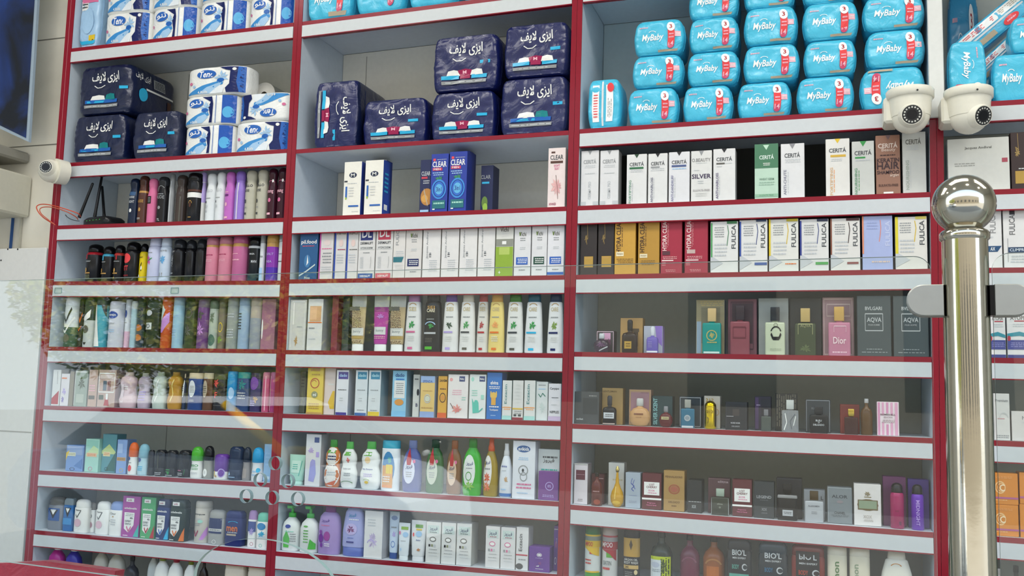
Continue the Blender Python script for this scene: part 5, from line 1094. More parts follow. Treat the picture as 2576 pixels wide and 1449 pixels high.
ROWS[3, 2] = '''
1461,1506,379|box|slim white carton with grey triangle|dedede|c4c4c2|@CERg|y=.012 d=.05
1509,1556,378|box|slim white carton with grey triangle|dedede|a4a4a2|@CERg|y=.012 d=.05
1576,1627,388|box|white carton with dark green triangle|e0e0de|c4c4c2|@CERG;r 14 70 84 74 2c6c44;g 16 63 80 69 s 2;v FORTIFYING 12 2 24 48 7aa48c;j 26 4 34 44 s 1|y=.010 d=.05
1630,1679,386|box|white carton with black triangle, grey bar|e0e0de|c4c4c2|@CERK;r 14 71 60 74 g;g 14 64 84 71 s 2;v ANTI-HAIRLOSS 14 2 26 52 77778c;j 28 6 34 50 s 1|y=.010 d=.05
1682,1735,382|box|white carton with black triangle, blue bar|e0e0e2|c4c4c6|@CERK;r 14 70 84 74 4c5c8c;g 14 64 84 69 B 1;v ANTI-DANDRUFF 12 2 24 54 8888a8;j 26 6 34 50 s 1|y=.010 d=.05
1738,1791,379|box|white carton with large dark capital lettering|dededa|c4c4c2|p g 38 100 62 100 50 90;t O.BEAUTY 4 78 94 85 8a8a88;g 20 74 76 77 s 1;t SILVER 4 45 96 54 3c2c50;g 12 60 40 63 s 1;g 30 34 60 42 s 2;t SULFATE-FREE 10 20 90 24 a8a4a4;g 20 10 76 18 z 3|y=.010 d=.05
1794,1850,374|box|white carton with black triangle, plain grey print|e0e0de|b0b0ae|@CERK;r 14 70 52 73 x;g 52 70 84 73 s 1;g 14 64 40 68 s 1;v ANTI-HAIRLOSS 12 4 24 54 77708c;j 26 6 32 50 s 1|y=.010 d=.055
1898,1958,362|box|green shampoo carton with pale green front|bcd8c4|3c6c50|r 0 56 100 100 477c5c;p c4e4cc 36 98 62 98 50 89;t CERITÁ 20 72 82 81 e0ece4;g 36 60 66 66 w 2;t WHEAT_GERM 20 34 82 38 7c9c88;g 18 24 84 32 9cbca8 2;r 0 4 100 9 94bca0;t SULFATE_FREE 20 5 80 8 5c8c6c|y=.010 d=.05
1964,2024,361|box|white carton with vertical thin name|e0e0e0|b4b4b4|p 8c8c90 36 100 62 100 50 90;t CERITÁ 16 74 82 84 d;g 16 64 84 72 s 3;v ANTI-CHUTE 12 6 24 52 8c8c9c;j 28 6 34 48 s 1|y=.010 d=.05
2077,2138,349|box|white carton with yellow triangle|e4e2dc|c4c2bc|@CERY;r 20 68 84 72 d8b040;g 20 60 70 66 s 2;v FORTIFYING 18 2 30 50 e0b888;j 32 4 38 46 O 1|y=.010 d=.05
2143,2200,355|box|grey-white carton with green triangle|d0d2cc|b8bab4|p e 36 100 66 100 50 90;t CERITÁ 12 74 88 84 d;r 14 68 60 71 e;g 14 62 80 67 s 1;v NOURISHING 12 2 24 50 6ca07c;j 28 4 34 46 e 1|y=.010 d=.05
2203,2265,340|box|brown shampoo carton with large lettering|9a705c|7c5a4a|p 7c6060 40 100 64 100 52 92;t CERITÁ 10 78 90 88 ecdcd0;t Beauty 24 71 82 78 dcc4b4;g 18 64 80 68 3c2420 1;t KERATIN 4 54 96 61 3c2428;t HAIR 4 42 96 54 3c2428;t SHAMPOO 4 34 96 40 3c2428;i argan 56 28 94 33 dcc4b4;t SULFATE-FREE 10 13 90 17 4c3028;r 30 1 70 4 w|y=.010 d=.05
2270,2330,332|box|pale grey carton at shelf end|cdcec8|a8aaa4|t CERITÁ 14 80 80 90 x;g 14 70 70 78 s 3;v NOURISHING 14 6 28 54 a8b0a4;j 32 6 36 50 s 1|y=.012 d=.05
'''
ROWS[3, 3] = '''
1460,1502,554|box|dark brown carton with gold panel|2c2422|221c1a|s 8c7440 3 40 94 44 66 30 70 40 56;f 20 58 48 76 8c7440;r 24 14 78 34 b89440;r 30 30 70 32 a|y=.012 d=.05
1504,1545,552|box|dark brown carton with gold panel|2c2422|221c1a|s 8c7440 3 40 94 44 66 30 70 40 56;f 20 58 48 76 8c7440;r 24 14 84 34 b89440;r 30 30 70 32 a|y=.012 d=.05
1546,1599,554|box|gold carton with tall dark vertical name|cc9c3c|b08430|v HYDRA_CLEAR 8 40 30 100 3c2410;j 32 46 40 90 6c4c20 1;r 8 34 44 42 f0e4c0;t Shampoo 12 36 40 40 6c4c20;g 10 18 90 30 8c6c30 4|y=.012 d=.05
1605,1659,552|box|gold carton with tall dark vertical name|b98c34|a07828|v HYDRA_CLEAR 8 40 30 100 3c2410;j 32 46 40 90 6c4c20 1;r 8 30 44 37 e8dcb8;t Shampoo 12 32 40 35 6c4c20;g 10 16 80 26 8c6c30 3|y=.014 d=.05
1662,1716,550|box|red carton with tall white vertical name|a4243c|8a1c30|v HYDRA_CLEAR 8 42 28 100 f0d8d4;j 30 46 38 92 d88c90 2;r 8 34 44 41 5c3038;g 10 26 76 32 e0a8a8 2;r 6 23 60 25 f0d8d4;g 6 14 24 22 d88c90 3;g 20 3 70 8 d88c90 2|y=.012 d=.05
1722,1781,548|box|red carton with tall white vertical name|a4243c|8a1c30|v HYDRA_CLEAR 8 42 28 100 f0d8d4;j 30 46 38 92 d88c90 2;r 10 36 46 43 c8b0a8;g 10 26 76 32 e0a8a8 2;r 6 23 60 25 f0d8d4;g 6 14 24 22 d88c90 3;g 20 3 70 8 d88c90 2|y=.012 d=.05
1787,1857,557|box|white carton, green left edge, grey arrow|e0e0dc|c8c8c4|@FU1;r 2 30 7 97 3c9c50;r 60 95 96 100 3c7c4c|y=.010 d=.05
1860,1931,553|box|white carton, blue left edge, grey arrow|e0e0dc|c8c8c4|@FU2;r 0 30 6 97 2c4c9c;r 60 96 96 100 2c3c5c;r 54 13 98 18 3c5c9c|y=.010 d=.05
1934,2009,551|box|white carton, yellow left edge, grey arrow|e0e0d8|c8c8c4|@FU3;r 0 30 6 100 dcc42c;r 60 95 98 100 c8b830;g 54 12 92 17 o 1|y=.010 d=.05
2012,2085,551|box|white carton, blue left edge, green tag|dcdcd8|c8c8c4|@FU2;r 0 30 6 97 2c3c8c;r 60 95 98 100 2c3450;r 54 12 98 17 4ca450|y=.010 d=.05
2089,2164,549|box|white carton, brown left edge, grey arrow|dedcd6|c4c4c0|@FU4;r 0 30 5 100 84503c;r 54 95 98 100 4c2c2c;r 56 12 94 16 8c4c48|y=.010 d=.05
2169,2246,543|box|lavender carton with orange edge|a8b4dc|98a4cc|v FULICA 76 44 92 90 c4cce8;s e08c7c 2.5 60 92 62 78 60 66 56 52;r 0 30 5 100 e08c64;g 14 74 50 90 9ca8d4 3;g 30 12 90 18 e0c8b8 1|y=.010 d=.05
2252,2333,545|box|white carton, broad yellow left edge|dedcd4|c0beb6|@FU3;r 0 30 9 100 e0d030;r 64 95 98 100 d8cc60|y=.010 d=.05
'''
for i, c_ in enumerate(('3c7c54', '3c4c84', 'd8b82c', '3c2c2c')): MAC['FU%d' % (i+1)] = fm('FUL', c_)
_PF = 's %s 2 6 3 6 97 94 97 94 3 6 3'
ROWS[3, 4] = '''
1500,1545,832|box|small plum-black box with pink frame|3c3438|3a3234|s d0b4c0 3 4 4 4 96 96 96 96 4;r 36 60 80 90 d8a0c0;f 40 20 96 70 5c2c50|y=.055 d=.04
1490,1532,838|orb|dark jewel-like perfume bottle, silver stopper|3a2c3c|c8ccd0|f 10 20 90 60 6c4c6c;s s 5 40 8 90 30|y=.014
1560,1617,800|box|tan carton behind the brown bottle|b08a50|94703c|r 60 20 80 68 3c3020;r 40 60 84 70 4c3c28|y=.055 d=.04
1563,1602,803|apoth|dark brown perfume bottle with gold plate|2c1e16|1c1612|r 20 12 66 34 b89440;g 28 16 58 30 5c4420 2|y=.014
1619,1667,820|box|lavender and grey diagonal carton|b0b4c4|8c74b0|p 8a6cc0 60 100 98 100 98 26 70 46|y=.055 d=.035
1625,1655,821|apoth|violet perfume bottle with crystal stopper|6a5cb0|d4d8e0|r 4 2 96 8 dfe0e4;g 16 20 50 44 9c94cc 4|y=.014
1751,1823,754|box|gold-patterned box behind the teal bottle|a89c78|8c9cb0|r 2 2 18 60 9cb0c4;g 8 88 94 98 c8b070 3;r 18 20 84 86 8c8468|y=.055 d=.04
1766,1814,775|flask|teal perfume bottle with champagne-gold cap|1f9088|d0b480|o 22 28 80 52 b8b068;f 30 32 72 48 b8b068;r 8 1 92 5 c8dcd4;g 24 22 78 28 b8b068 1|y=.014
1831,1904,752|box|dusky mauve box behind the rose bottle|84545c|744850|s 5c3840 3 10 10 10 94 88 94 88 10 10 10;r 14 20 86 92 4c3438|y=.055 d=.04
1836,1886,769|flask|dusky rose perfume bottle with dark cap|8c4c54|3c3034|s 70383f 3 16 34 80 34 80 56 16 56 16 34|y=.014
1908,1984,750|box|pale grey box behind the clear bottle|a4a8a4|94989a||y=.055 d=.04
1924,1975,772|flask|pale green perfume bottle with black cap|c4ccb0|26282c|h 26 28 84 60 1c1c1c;s k 7 30 44 40 34 70 34 80 44;o 44 58 64 66 4c4c40;g 20 8 80 14 a8b098 2|y=.014
1987,2067,750|box|black box behind the olive bottle|232420|1c1c1a||y=.055 d=.04
1999,2053,775|flask|olive green perfume bottle with gold cap|3e4830|c0a468|s a8a878 2 16 44 16 66 84 66 84 44;t AQVA 26 58 76 66 8c8c60;f 14 4 86 24 5c6844|y=.014
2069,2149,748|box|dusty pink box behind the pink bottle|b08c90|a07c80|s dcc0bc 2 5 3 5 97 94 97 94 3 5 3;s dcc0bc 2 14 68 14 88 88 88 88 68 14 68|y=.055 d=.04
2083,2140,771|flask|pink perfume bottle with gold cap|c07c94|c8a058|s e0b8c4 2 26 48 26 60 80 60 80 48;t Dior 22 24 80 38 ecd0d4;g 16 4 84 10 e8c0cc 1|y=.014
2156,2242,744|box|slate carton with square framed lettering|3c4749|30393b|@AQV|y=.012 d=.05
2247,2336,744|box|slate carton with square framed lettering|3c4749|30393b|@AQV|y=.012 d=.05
'''
MAC['AQV'] = 't BVLGARI 24 76 74 82 b8bcbc;s b8bcbc 1.6 24 42 24 70 76 70 76 42 24 42;t AQVA 29 55 72 64 b8bcbc;t POUR_HOMME 33 50 67 53 9c a0a0;g 26 10 74 13 8c9494 1;g 12 5 88 8 8c9494 1'.replace('9c a0a0', '9ca0a0')
ROWS[3, 5] = '''
1445,1507,985|box|charcoal square box with faint print|44484a|3a3c40|r 34 30 94 80 34383a;g 56 84 90 90 9c9c98 1;t eclat 8 12 36 18 b8bcbc|y=.02 d=.05
1512,1567,976|box|tan box behind the black bottle|ac8c54|94743c|t GENTLEMAN 2 88 70 93 6c5428|y=.055 d=.04
1514,1549,995|apoth|black perfume bottle with white label|1a1a1e|34343a|r 12 22 88 42 c8ccd0;g 20 26 80 38 555555 2;r 6 2 94 6 b8a8a0|y=.014
1582,1638,980|box|pink-gold box behind the round bottle|b89078|a48068|s c8a868 2 5 3 5 97 94 97 94 3 5 3;r 8 8 92 92 a87e88;g 50 88 90 94 8c6470 1|y=.055 d=.04
1580,1634,1002|orb|round amber perfume bottle with clear cap|c89c6c|c8c8c4|r 26 40 70 46 7c4c30;g 34 30 64 34 8c5c40 1|y=.014
1640,1692,996|box|black-green box with turquoise vertical name|1c3c40|24282a|v SILVER_SCENT 6 6 26 92 8cc4c4|y=.05 d=.045
1656,1691,1022|orb|dark red perfume bottle with label|5c2024|8c8c90|r 20 36 76 50 b8ac80;g 28 40 70 46 5c4c3c 1|y=.014
1708,1765,997|box|dark slate box with silver frame|28333a|22282c|s b8bcc0 2 5 4 5 96 95 96 95 4 5 4|y=.055 d=.04
1712,1747,1005|flask|clear blue perfume bottle with chrome cap|2f6c88|a4a49c|e 26 24 72 46 b0b8bc;e 32 28 66 42 8c98a0;r 8 1 92 8 c0c8cc|y=.014
1771,1812,996|box|white box with gold numerals|cfc8bc|b8b0a4|t 212 10 82 60 92 b8943c;o 60 40 94 60 a|y=.055 d=.04
1770,1801,1008|caps|gold capsule-shaped perfume bottle|d8b81c:M|d8b81c:M|t 212 20 56 80 66 8c7410;s 8c7410 5 20 40 40 36 30 20|y=.014
1824,1880,1011|box|black box with small white print|1c1e24|16181c|s 303238 2 5 4 5 96 95 96 95 4;r 34 50 64 74 3c3434;t ROSE_NOIR 26 22 68 27 c8c8cc;t DELGADO 30 10 66 15 9c9ca0;g 2 46 40 50 c8c8cc 1|y=.02 d=.05
1898,1940,997|box|dark violet box behind the small bottle|2c2438|241c2c|r 4 4 24 96 4c3460;r 40 30 98 94 22202c;t MEN 12 72 34 76 b8a8c4|y=.055 d=.04
1914,1940,1030|flask|small smoky perfume bottle|4c5450|7c7c80||y=.014
1950,2006,990|box|black box with vertical gold stripes|22211e|1c1b18|j 4 2 96 98 6a6454 9|y=.055 d=.04
1966,2009,1006|flask|crystal clear perfume bottle|dfe3e6:T|c8ccc8|s w 5 14 6 30 30 20 58;s 5c6064 3 60 10 50 34 80 56;s w 4 70 20 84 50|y=.014
2026,2090,1005|box|slate box with silver edge lines|343b40|2c3034|s a4a8ac 2 4 3 4 97 96 97 96 3;t BLEU 24 70 44 76 7c8084|y=.055 d=.04
2036,2083,1023|flask|square black perfume bottle with white print|14171c|1c2026|t BLEU 34 44 66 51 c8ccd0;t DE 46 38 56 42 c8ccd0;t DELGADO 20 28 80 35 c8ccd0|y=.014
2113,2163,1017|box|dark red box behind the gold-capped bottle|7c241c|6c1c18|s 943c30 2 5 4 5 96 95 96 95 4|y=.055 d=.04
2124,2159,1029|flask|dark garnet perfume bottle with gold cap|3c1c1c|d8b850:M||y=.014
2165,2196,1003|neck|amber-brown perfume bottle, faceted cap|5c4020|b4b4b4||y=.02 n=perfume_bottle
2206,2262,1011|box|pink and white striped box|ecdce0|c8a8b4|r 4 2 14 98 d890b4;r 22 60 32 98 e0a4c0;r 22 2 32 40 e0a4c0;r 42 66 52 98 d890b4;r 42 2 52 34 d890b4;r 62 60 72 98 e0a4c0;r 62 2 72 40 e0a4c0;r 82 2 94 98 e0a4c0;t BOMBSHELL 16 60 84 65 6c545c;t SEDUCTION 30 52 70 57 a08890;g 20 38 80 48 a08890 3|y=.02 d=.05
'''
ROWS[3, 6] = '''
1443,1478,1166|box|slim white box with wine square|d8d0d4|a49aa0|s 1c1c1c 2 3 2 3 98 97 98;r 16 60 82 84 5c2034;g 20 72 78 74 c8a0ac 1;g 30 6 66 14 8c8488 2;r 2 97 98 100 b8b8b4|y=.025 d=.05
1487,1520,1192|box|dark red box behind the small red bottle|54242a|481e24|g 60 82 94 88 c0a0a0 1|y=.06 d=.04
1485,1513,1190|neck|small dark red perfume bottle, pointed black cap|5c2420|18100e|g 20 40 80 48 b89090 1;e 30 4 90 20 94402c|y=.014 n=perfume_bottle
1530,1570,1164|box|white box behind the gold teardrop bottle|dcdad2|a8a49c|g 24 56 90 64 c8c0a4 1|y=.06 d=.04
1533,1567,1173|tear|gold teardrop perfume bottle|c89820|d8c078:M|e 20 6 80 16 e0b840;s f0d878 5 40 20 44 50|y=.014
1573,1611,1189|box|blue-grey box with indigo flourish|a4b0bc|8c98a4|s 4a5ca0 3 46 84 36 70 60 62 40 54 56 48;s 4a5ca0 3 60 80 48 66 66 54;g 24 34 78 38 8c98b4 1;g 20 14 76 22 9098ac 2|y=.025 d=.045
1615,1664,1191|box|maroon box with white square label|5c2028|501a22|@LOSTC|y=.025 d=.045
1669,1722,1184|box|gold-brown box with red round seal|a8854c|94703c|t PENHALIGONS 8 82 90 87 6c4c24;o 24 42 78 66 a04c38;e 32 46 70 62 a86048;t DELGADO 24 20 78 25 6c4c24;g 36 10 64 16 6c4c24 1|y=.025 d=.05
1729,1766,1208|box|near-black box with pale print|24282a|34383a|g 4 32 94 36 b8bcbc 1;t XOX 30 14 60 24 b0b4b4|y=.025 d=.06
1781,1837,1203|box|dark mauve box with pale name above the bottle|5a3c40|4c3034|s 7c5c60 2 3 2 3 98 97 98;t elitna 44 87 92 94 b49ca0|y=.055 d=.04
1788,1834,1230|flask|square grey-green perfume bottle, marbled cap|3c4038|a4b4a4|s c0c4c4 4 2 2 2 66;s c0c4c4 4 98 2 98 66;t elitna 34 40 66 46 8c9488;e 44 26 56 34 6c7468|y=.014
1842,1892,1207|box|maroon box with white square label|5c2028|501a22|@LOSTC|y=.025 d=.045
1896,1948,1212|box|charcoal box with wide serif name|2c3236|252a2e|t LEGEND 14 54 86 62 a4a8ac;g 30 48 70 51 6c7074 1;t XOX 38 20 64 28 8c9094;g 36 12 66 16 7c8084 2|y=.025 d=.045
1953,2018,1203|box|black box behind the black bottle|1c1b20|18171a|s 34343c 2 3 2 3 98 97 98|y=.06 d=.04
1955,2006,1216|flask|black perfume bottle with silver collar, white label|17181b|141416|b 60 68 8c8c8c;r 26 12 78 28 b8bcc0;g 32 16 72 24 555555 2|y=.014
2022,2076,1232|box|silver-grey box behind the white bottle|a0a4a8|8c9094|t L 80 68 92 80 555555|y=.06 d=.04
2024,2072,1236|flask|silver-white square perfume bottle, dark gold cap|b4b8bc|4c3c24|t ALLEHOMEN 18 50 78 55 6c7074;g 34 26 66 36 84888c 3|y=.014
2081,2144,1226|box|steel-grey box with spaced capital lettering|7c8488|6c7478|s 9ca4a8 2 3 2 3 98 97 98;t ALOR 18 70 82 79 444a50;e 38 56 64 64 8c8488;t CHANEL 28 26 72 33 444a50;g 14 18 86 24 5c6468 2|y=.03 d=.045
2148,2217,1218|box|white box with green plaque and crest|dedad6|c0bcb8|e 12 36 90 64 6c5c3c;r 14 38 88 62 6c5c3c;r 18 41 84 60 8c9c80;f 36 68 66 84 8c7c58;r 38 68 64 70 8c7c58;t XOX 34 18 66 26 b8b0a8;g 34 10 70 16 b0a8a0 2|y=.025 d=.045
2221,2280,1199|box|magenta-purple box behind the pink can|6c2860|5a2050||y=.065 d=.04
2240,2276,1216|can|pink perfume spray can with black cap|a42460|1c1c20|r 60 8 76 16 6c1c4c;g 30 36 60 42 8c1c50 1|y=.014
2284,2338,1206|box|violet-blue box behind the purple can|4a2c84|3c2470||y=.065 d=.04
2293,2326,1220|can|purple perfume spray can, black slanted cap|6a30b0|1c1c20|V MIDNIGHT 34 10 64 66 b494dc|y=.014
'''
ROWS[3, 7] = '''
1467,1507,1322|tallcan|yellow and green shampoo can|d0d4d0|2c6c38|b 60 83 dcb41c;b 0 14 4c9c3c;b 72 80 7c8478;t MPOO 10 62 60 70 c03028;r 40 48 80 60 c03028;t 2in1 48 50 74 56 w;p dcb41c 2 60 96 60 96 44 60 48;g 10 28 50 40 c03028 2;r 8 14 96 17 dcb41c|y=.03 n=shampoo_can
1511,1550,1324|tallcan|red and white shampoo can|d4d4d0|b8a8a4|b 58 83 a82c38;b 72 80 9c9494;t MPOO 6 62 76 71 ecdcdc;r 36 44 84 58 5ca438;p a82c38 2 58 96 58 96 38 60 50;t SATIN 14 30 70 38 7c8484;r 10 22 60 26 c04848|y=.03 n=shampoo_can
1566,1608,1332|body|black and gold body wash bottle|22242a|1c1c20|b 50 84 b8903c;p 3c2c1c 40 72 50 82 60 72 50 62;t ARGAN_OIL 8 43 90 47 c8c8c4;t BODY_WASH 8 37 92 42 c8c8c4;r 6 28 94 35 c8a868;t 24K 12 29 40 34 4c3c1c;e 70 18 90 27 d8c494;g 14 14 60 24 8c8c88 3|y=.03
1633,1688,1338|neck|black oil bottle with lime green print|1c2a20|182420|r 4 2 96 56 b8c820;j 50 4 94 54 2c3c14 4;f 40 20 90 56 3c4c1c;r 4 2 54 50 d0d8dc;e 8 36 48 46 b8c0d0;g 10 28 50 34 8c949c 2;r 10 14 40 17 7c8484|y=.02 n=oil_bottle
1708,1758,1345|neck|purple-pink clear bottle, black cap|6c2c44|201c1e|h 8 30 92 60 8c4c64|y=.04 n=perfume_mist_bottle
1766,1822,1349|neck|orange clear bottle, black cap|94501c|2c2018|r 20 6 76 46 b8682c;h 8 30 92 60 b87c44|y=.04 n=perfume_mist_bottle
1828,1890,1357|block|black body shampoo, mint band|22262a|1c2024|@BI1|y=.02 n=body_wash_bottle
1907,1982,1365|block|black body shampoo, blue band|1c2830|1c3440|@BI2|y=.02 n=body_wash_bottle
1990,2076,1370|block|dark red body shampoo, black panel|7c241c|6c1c18|r 14 6 84 88 1c1a1c;@BI3|y=.02 n=body_wash_bottle
2081,2132,1373|body|cream bottle with green vertical name|d8d2bc|dcd6c4|v schon 30 30 60 74 5c7c50;p c8c83c 60 2 96 36 96 2;g 30 18 56 24 J 1|y=.02
2137,2190,1377|body|cream bottle with green vertical name|d8d2bc|dcd6c4|v schon 16 34 44 72 8c9c80;p b8b82c 40 2 96 44 96 2|y=.02
2210,2306,1384|dome|wide white sunscreen bottle|e2dfd2|dcd8cc|h 32 66 64 78 c8843c;t HYDRA 30 46 68 57 3c3c3c;t CORE 32 36 66 42 a8a49c;p d8b83c 50 2 84 26 84 2|y=.016
'''
_bi = lambda a: fm('BIOL', a, '2c3438', a)
MAC['BI1'] = _bi('5ca494'); MAC['BI2'] = _bi('2c6c94'); MAC['BI3'] = fm('BIOL', 'b8442c', '2c2022', 'b8442c').replace(' 22 72 80 82', ' 24 74 76 84')

# ===== far right bay
ROWS[4, 1] = '''
2382,2488,100|pack|turquoise diaper pack standing on end|45bfe0||@MYB|y=.01 d=.10 turn lab=beside_the_cover_strip
2494,2625,132|pack|turquoise diaper pack lying at frame edge|45bfe0||@MYB|y=.01 d=.10
2540,2680,36|pack|turquoise diaper pack on top at frame edge|45bfe0||@MYB|s y=.01 d=.10
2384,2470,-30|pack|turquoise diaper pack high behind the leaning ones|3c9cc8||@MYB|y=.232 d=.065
'''
ROWS[4, 2] = '''
2384,2540,347|box|wide white carton with thin script name|dcdcd4|c4c4bc|t Jacques_Andhrel 28 78 72 84 777770;g 8 46 44 54 a8a8a0 2;r 88 52 97 60 b04c5c|y=.012 d=.06
2543,2604,332|box|dark brown carton with gold panel|34221f|2a1b19|s a88c50 2 30 98 32 70 20 74 30 60;f 14 54 40 74 a88c50;r 16 10 90 32 b89440;g 24 34 80 38 z 1|y=.012 d=.05
'''
ROWS[4, 3] = '''
2384,2440,540|box|dark carton behind the steel ball|2c2c2e|242426||y=.06 d=.05
2444,2521,528|box|white carton with navy arrow label|e0dfdc|c4c4c2|v FULICA 60 60 80 96 8c8c8c;p 1f4c74 20 28 20 38 98 38 84 28;t AX 60 30 76 36 w;g 20 50 70 56 s 1|y=.012 d=.05
2524,2600,524|box|white carton with navy bar and vertical name|e0dfdc|c4c4c2|v FULICA 20 56 40 90 6c6c6c;r 22 90 40 98 2c2c34;r 14 26 100 35 1f3c5c;t CLIMPROX 20 28 90 33 c8d4dc;s g 1.5 14 10 14 50;g 20 8 90 22 s 3|y=.012 d=.05
'''
ROWS[4, 4] = '''
2490,2530,770|box|white carton with teal wave and violet band|dedcda|c4c4c4|@ATO|y=.012 d=.05
2533,2596,768|box|white carton with teal wave and violet band|dedcda|c4c4c4|@ATO|y=.012 d=.05
'''
MAC['ATO'] = 't ATOPIA 14 72 86 80 77706c;s b03040 2 30 70 86 70;g 20 58 84 66 s 2;p 2c8c9c 0 40 0 46 50 50 98 44 98 38 50 42;r 0 16 98 34 44488c;g 10 20 90 30 8c8cc0 3;e 0 32 14 42 b03040;r 0 0 98 6 3c4080'
ROWS[4, 5] = '''
2500,2541,990|box|tall off-white carton with thin circle|d6d4ce|b8b6b0|t Premium 10 82 90 88 8c8c8c;h 30 26 94 60 c8c8c4;g 20 44 66 48 c88c90 1;g 10 4 90 12 g 2|y=.014 d=.045
2545,2612,1035|box|low off-white carton at frame edge|d6d2cc|b8b4ae|t Nivo 40 72 80 84 8c8c8c;g 36 60 80 64 s 1|y=.012 d=.05
'''
ROWS[4, 6] = '''
2491,2563,1270|box|orange carton with white rings|d8862c|c87824|@ORA|y=.012 d=.05 lab=,_bottom_of_left_stack
2566,2640,1270|box|orange carton with white rings|d8862c|c87824|@ORA|y=.012 d=.05 lab=,_bottom_of_right_stack
2491,2563,1190|box|orange carton with white rings|d8862c|c87824|@ORA|s y=.012 d=.05 lab=,_top_of_left_stack
2566,2640,1190|box|orange carton with white rings|d8862c|c87824|@ORA|s y=.012 d=.05 lab=,_top_of_right_stack
'''
MAC['ORA'] = 'o 18 34 56 74 f0c488;o 26 40 56 68 f0c488;t C 34 42 54 64 f8e0b8;r 0 18 100 24 b05c8c;g 10 12 60 16 f0c488 1;g 10 82 80 90 e8a45c 2'
ROWS[4, 7] = '''
2498,2532,1432|neck|pale bottle low at the right frame edge|c8c4bc|b8b4ac||y=.03
2540,2580,1425|neck|dark bottle low at the right frame edge|34302e|2c2826||y=.03
'''
for (b_, r_), t_ in sorted(ROWS.items()): rows(b_, r_, t_)
# ------------------------------------------------------------------ loose roll, router, cable, leaning packs, counter things
c = P(662, 238, .135); R_ = .048
u = tag(thing('toilet_roll', (c.x, .14, c.z)), 'single white toilet roll lying behind the upside-down pack', 'toilet paper')
mb = MB(); S = 40; L = .10
rings = [(0, R_), (L, R_)]
vs = [(R_*math.cos(2*PI*k/S), y, R_*math.sin(2*PI*k/S)) for y in (0, L) for k in range(S)]+[(R_*.28*math.cos(2*PI*k/S), y, R_*.28*math.sin(2*PI*k/S)) for y in (0, L) for k in range(S)]
fs = [(k, (k+1) % S, S+(k+1) % S, S+k) for k in range(S)]+[(k, (k+1) % S, 2*S+(k+1) % S, 2*S+k) for k in range(S)]+[(S+k, S+(k+1) % S, 3*S+(k+1) % S, 3*S+k) for k in range(S)]
mb.add(vs, fs, mat('e9e7e0', 'S'), True); mb.build('paper', u)
mb = MB(); mb.add(vs[2*S:], [(k, (k+1) % S, S+(k+1) % S, S+k) for k in range(S)], mat('7c7468', 'S'), True); mb.build('roll_core', u)
# what the roll lies on: a pack further back
item(1, 1, '606,722,296|tp|white toilet paper pack behind the right column|w||@TENO|y=.145 d=.12')

# router
def shelfz(b, r, px, y): 
    x = P(px, ROWPX[b][r][0][1], y).x; return zrow(b, r, x)
a = P(262, 556, .065); zs = zrow(1, 2, a.x)+.0004
BLK = mat('191a1c', 'G'); ro = tag(thing('wifi_router', (a.x, .066, zs), (0, 0, math.radians(-14))), 'black router with three upright antennas on the left bay shelf', 'router')
mb = MB(); mb.loft([(0, .072, .044), (.004, .078, .048), (.024, .078, .048), (.034, .066, .040)], BLK, n=5, seg=32); mb.build('router_body', ro)
for k in range(5): 
    mb = MB(); mb.box(-.04+k*.02, -.036+k*.02, -.0490, -.0475, .019, .021, mat('3ccf5a', 'G')); mb.build('indicator_light', ro)
Rm = Matrix.Rotation(math.radians(14), 4, 'Z')
for (xa, ya), (xb, yb_), yy in (((199, 548), (234, 460), .045), ((238, 546), (257, 440), .075), ((262, 545), (257, 468), .13)):
    p0 = P(xa, ya, yy); p1 = P(xb, yb_, yy); l0 = Rm @ (p0-Vector(ro.location)); l1 = Rm @ (p1-Vector(ro.location))
    mb = MB(); d = (l1-l0); mb.tube([l0, l0+d*.08, l0+d*.1, l0+d*.97, l1], [.0065, .0065, .006, .0048, .003], BLK, 10); mb.build('antenna', ro)
# orange cable loop and thin leads
def cable(pts, r, m, lab, cat='cable'):
    q = [Vector(p) for p in pts]; sm = []
    for i in range(len(q)-1):
        p0, p1, p2, p3 = q[max(0, i-1)], q[i], q[i+1], q[min(len(q)-1, i+2)]
        for k in range(6):
            t = k/6; sm.append(.5*((2*p1)+(p2-p0)*t+(2*p0-5*p1+4*p2-p3)*t*t+(3*p1-p0-3*p2+p3)*t**3))
    sm.append(q[-1]); o = sm[0].copy(); mb = MB(); mb.tube([p-o for p in sm], r, m, 8); return tag(mb.build('cable', loc=o), lab, cat)
fr = -.006
cable([P(203, 545, .045), P(196, 537, .02), P(165, 526, fr), P(128, 516, fr), P(104, 514, fr), P(92, 520, fr), P(97, 534, fr-.01), P(110, 548, fr-.01), P(132, 562, fr-.004)], .0020, mat('d8583c', 'G'), 'orange network cable looping out round the left upright, outer loop')
cable([P(196, 552, .04), P(190, 545, .02), P(166, 532, fr-.006), P(134, 522, fr-.006), P(110, 521, fr-.006), P(100, 527, fr-.008), P(104, 538, fr-.014), P(118, 550, fr-.014), P(139, 566, fr-.010)], .0020, mat('c8644c', 'G'), 'orange network cable looping out round the left upright, inner loop')
cable([P(160, 535, .03), P(172, 548, .04), P(186, 554, .045), P(200, 556, .05)], .0012, mat('26282c', 'G'), 'thin black lead running to the router')

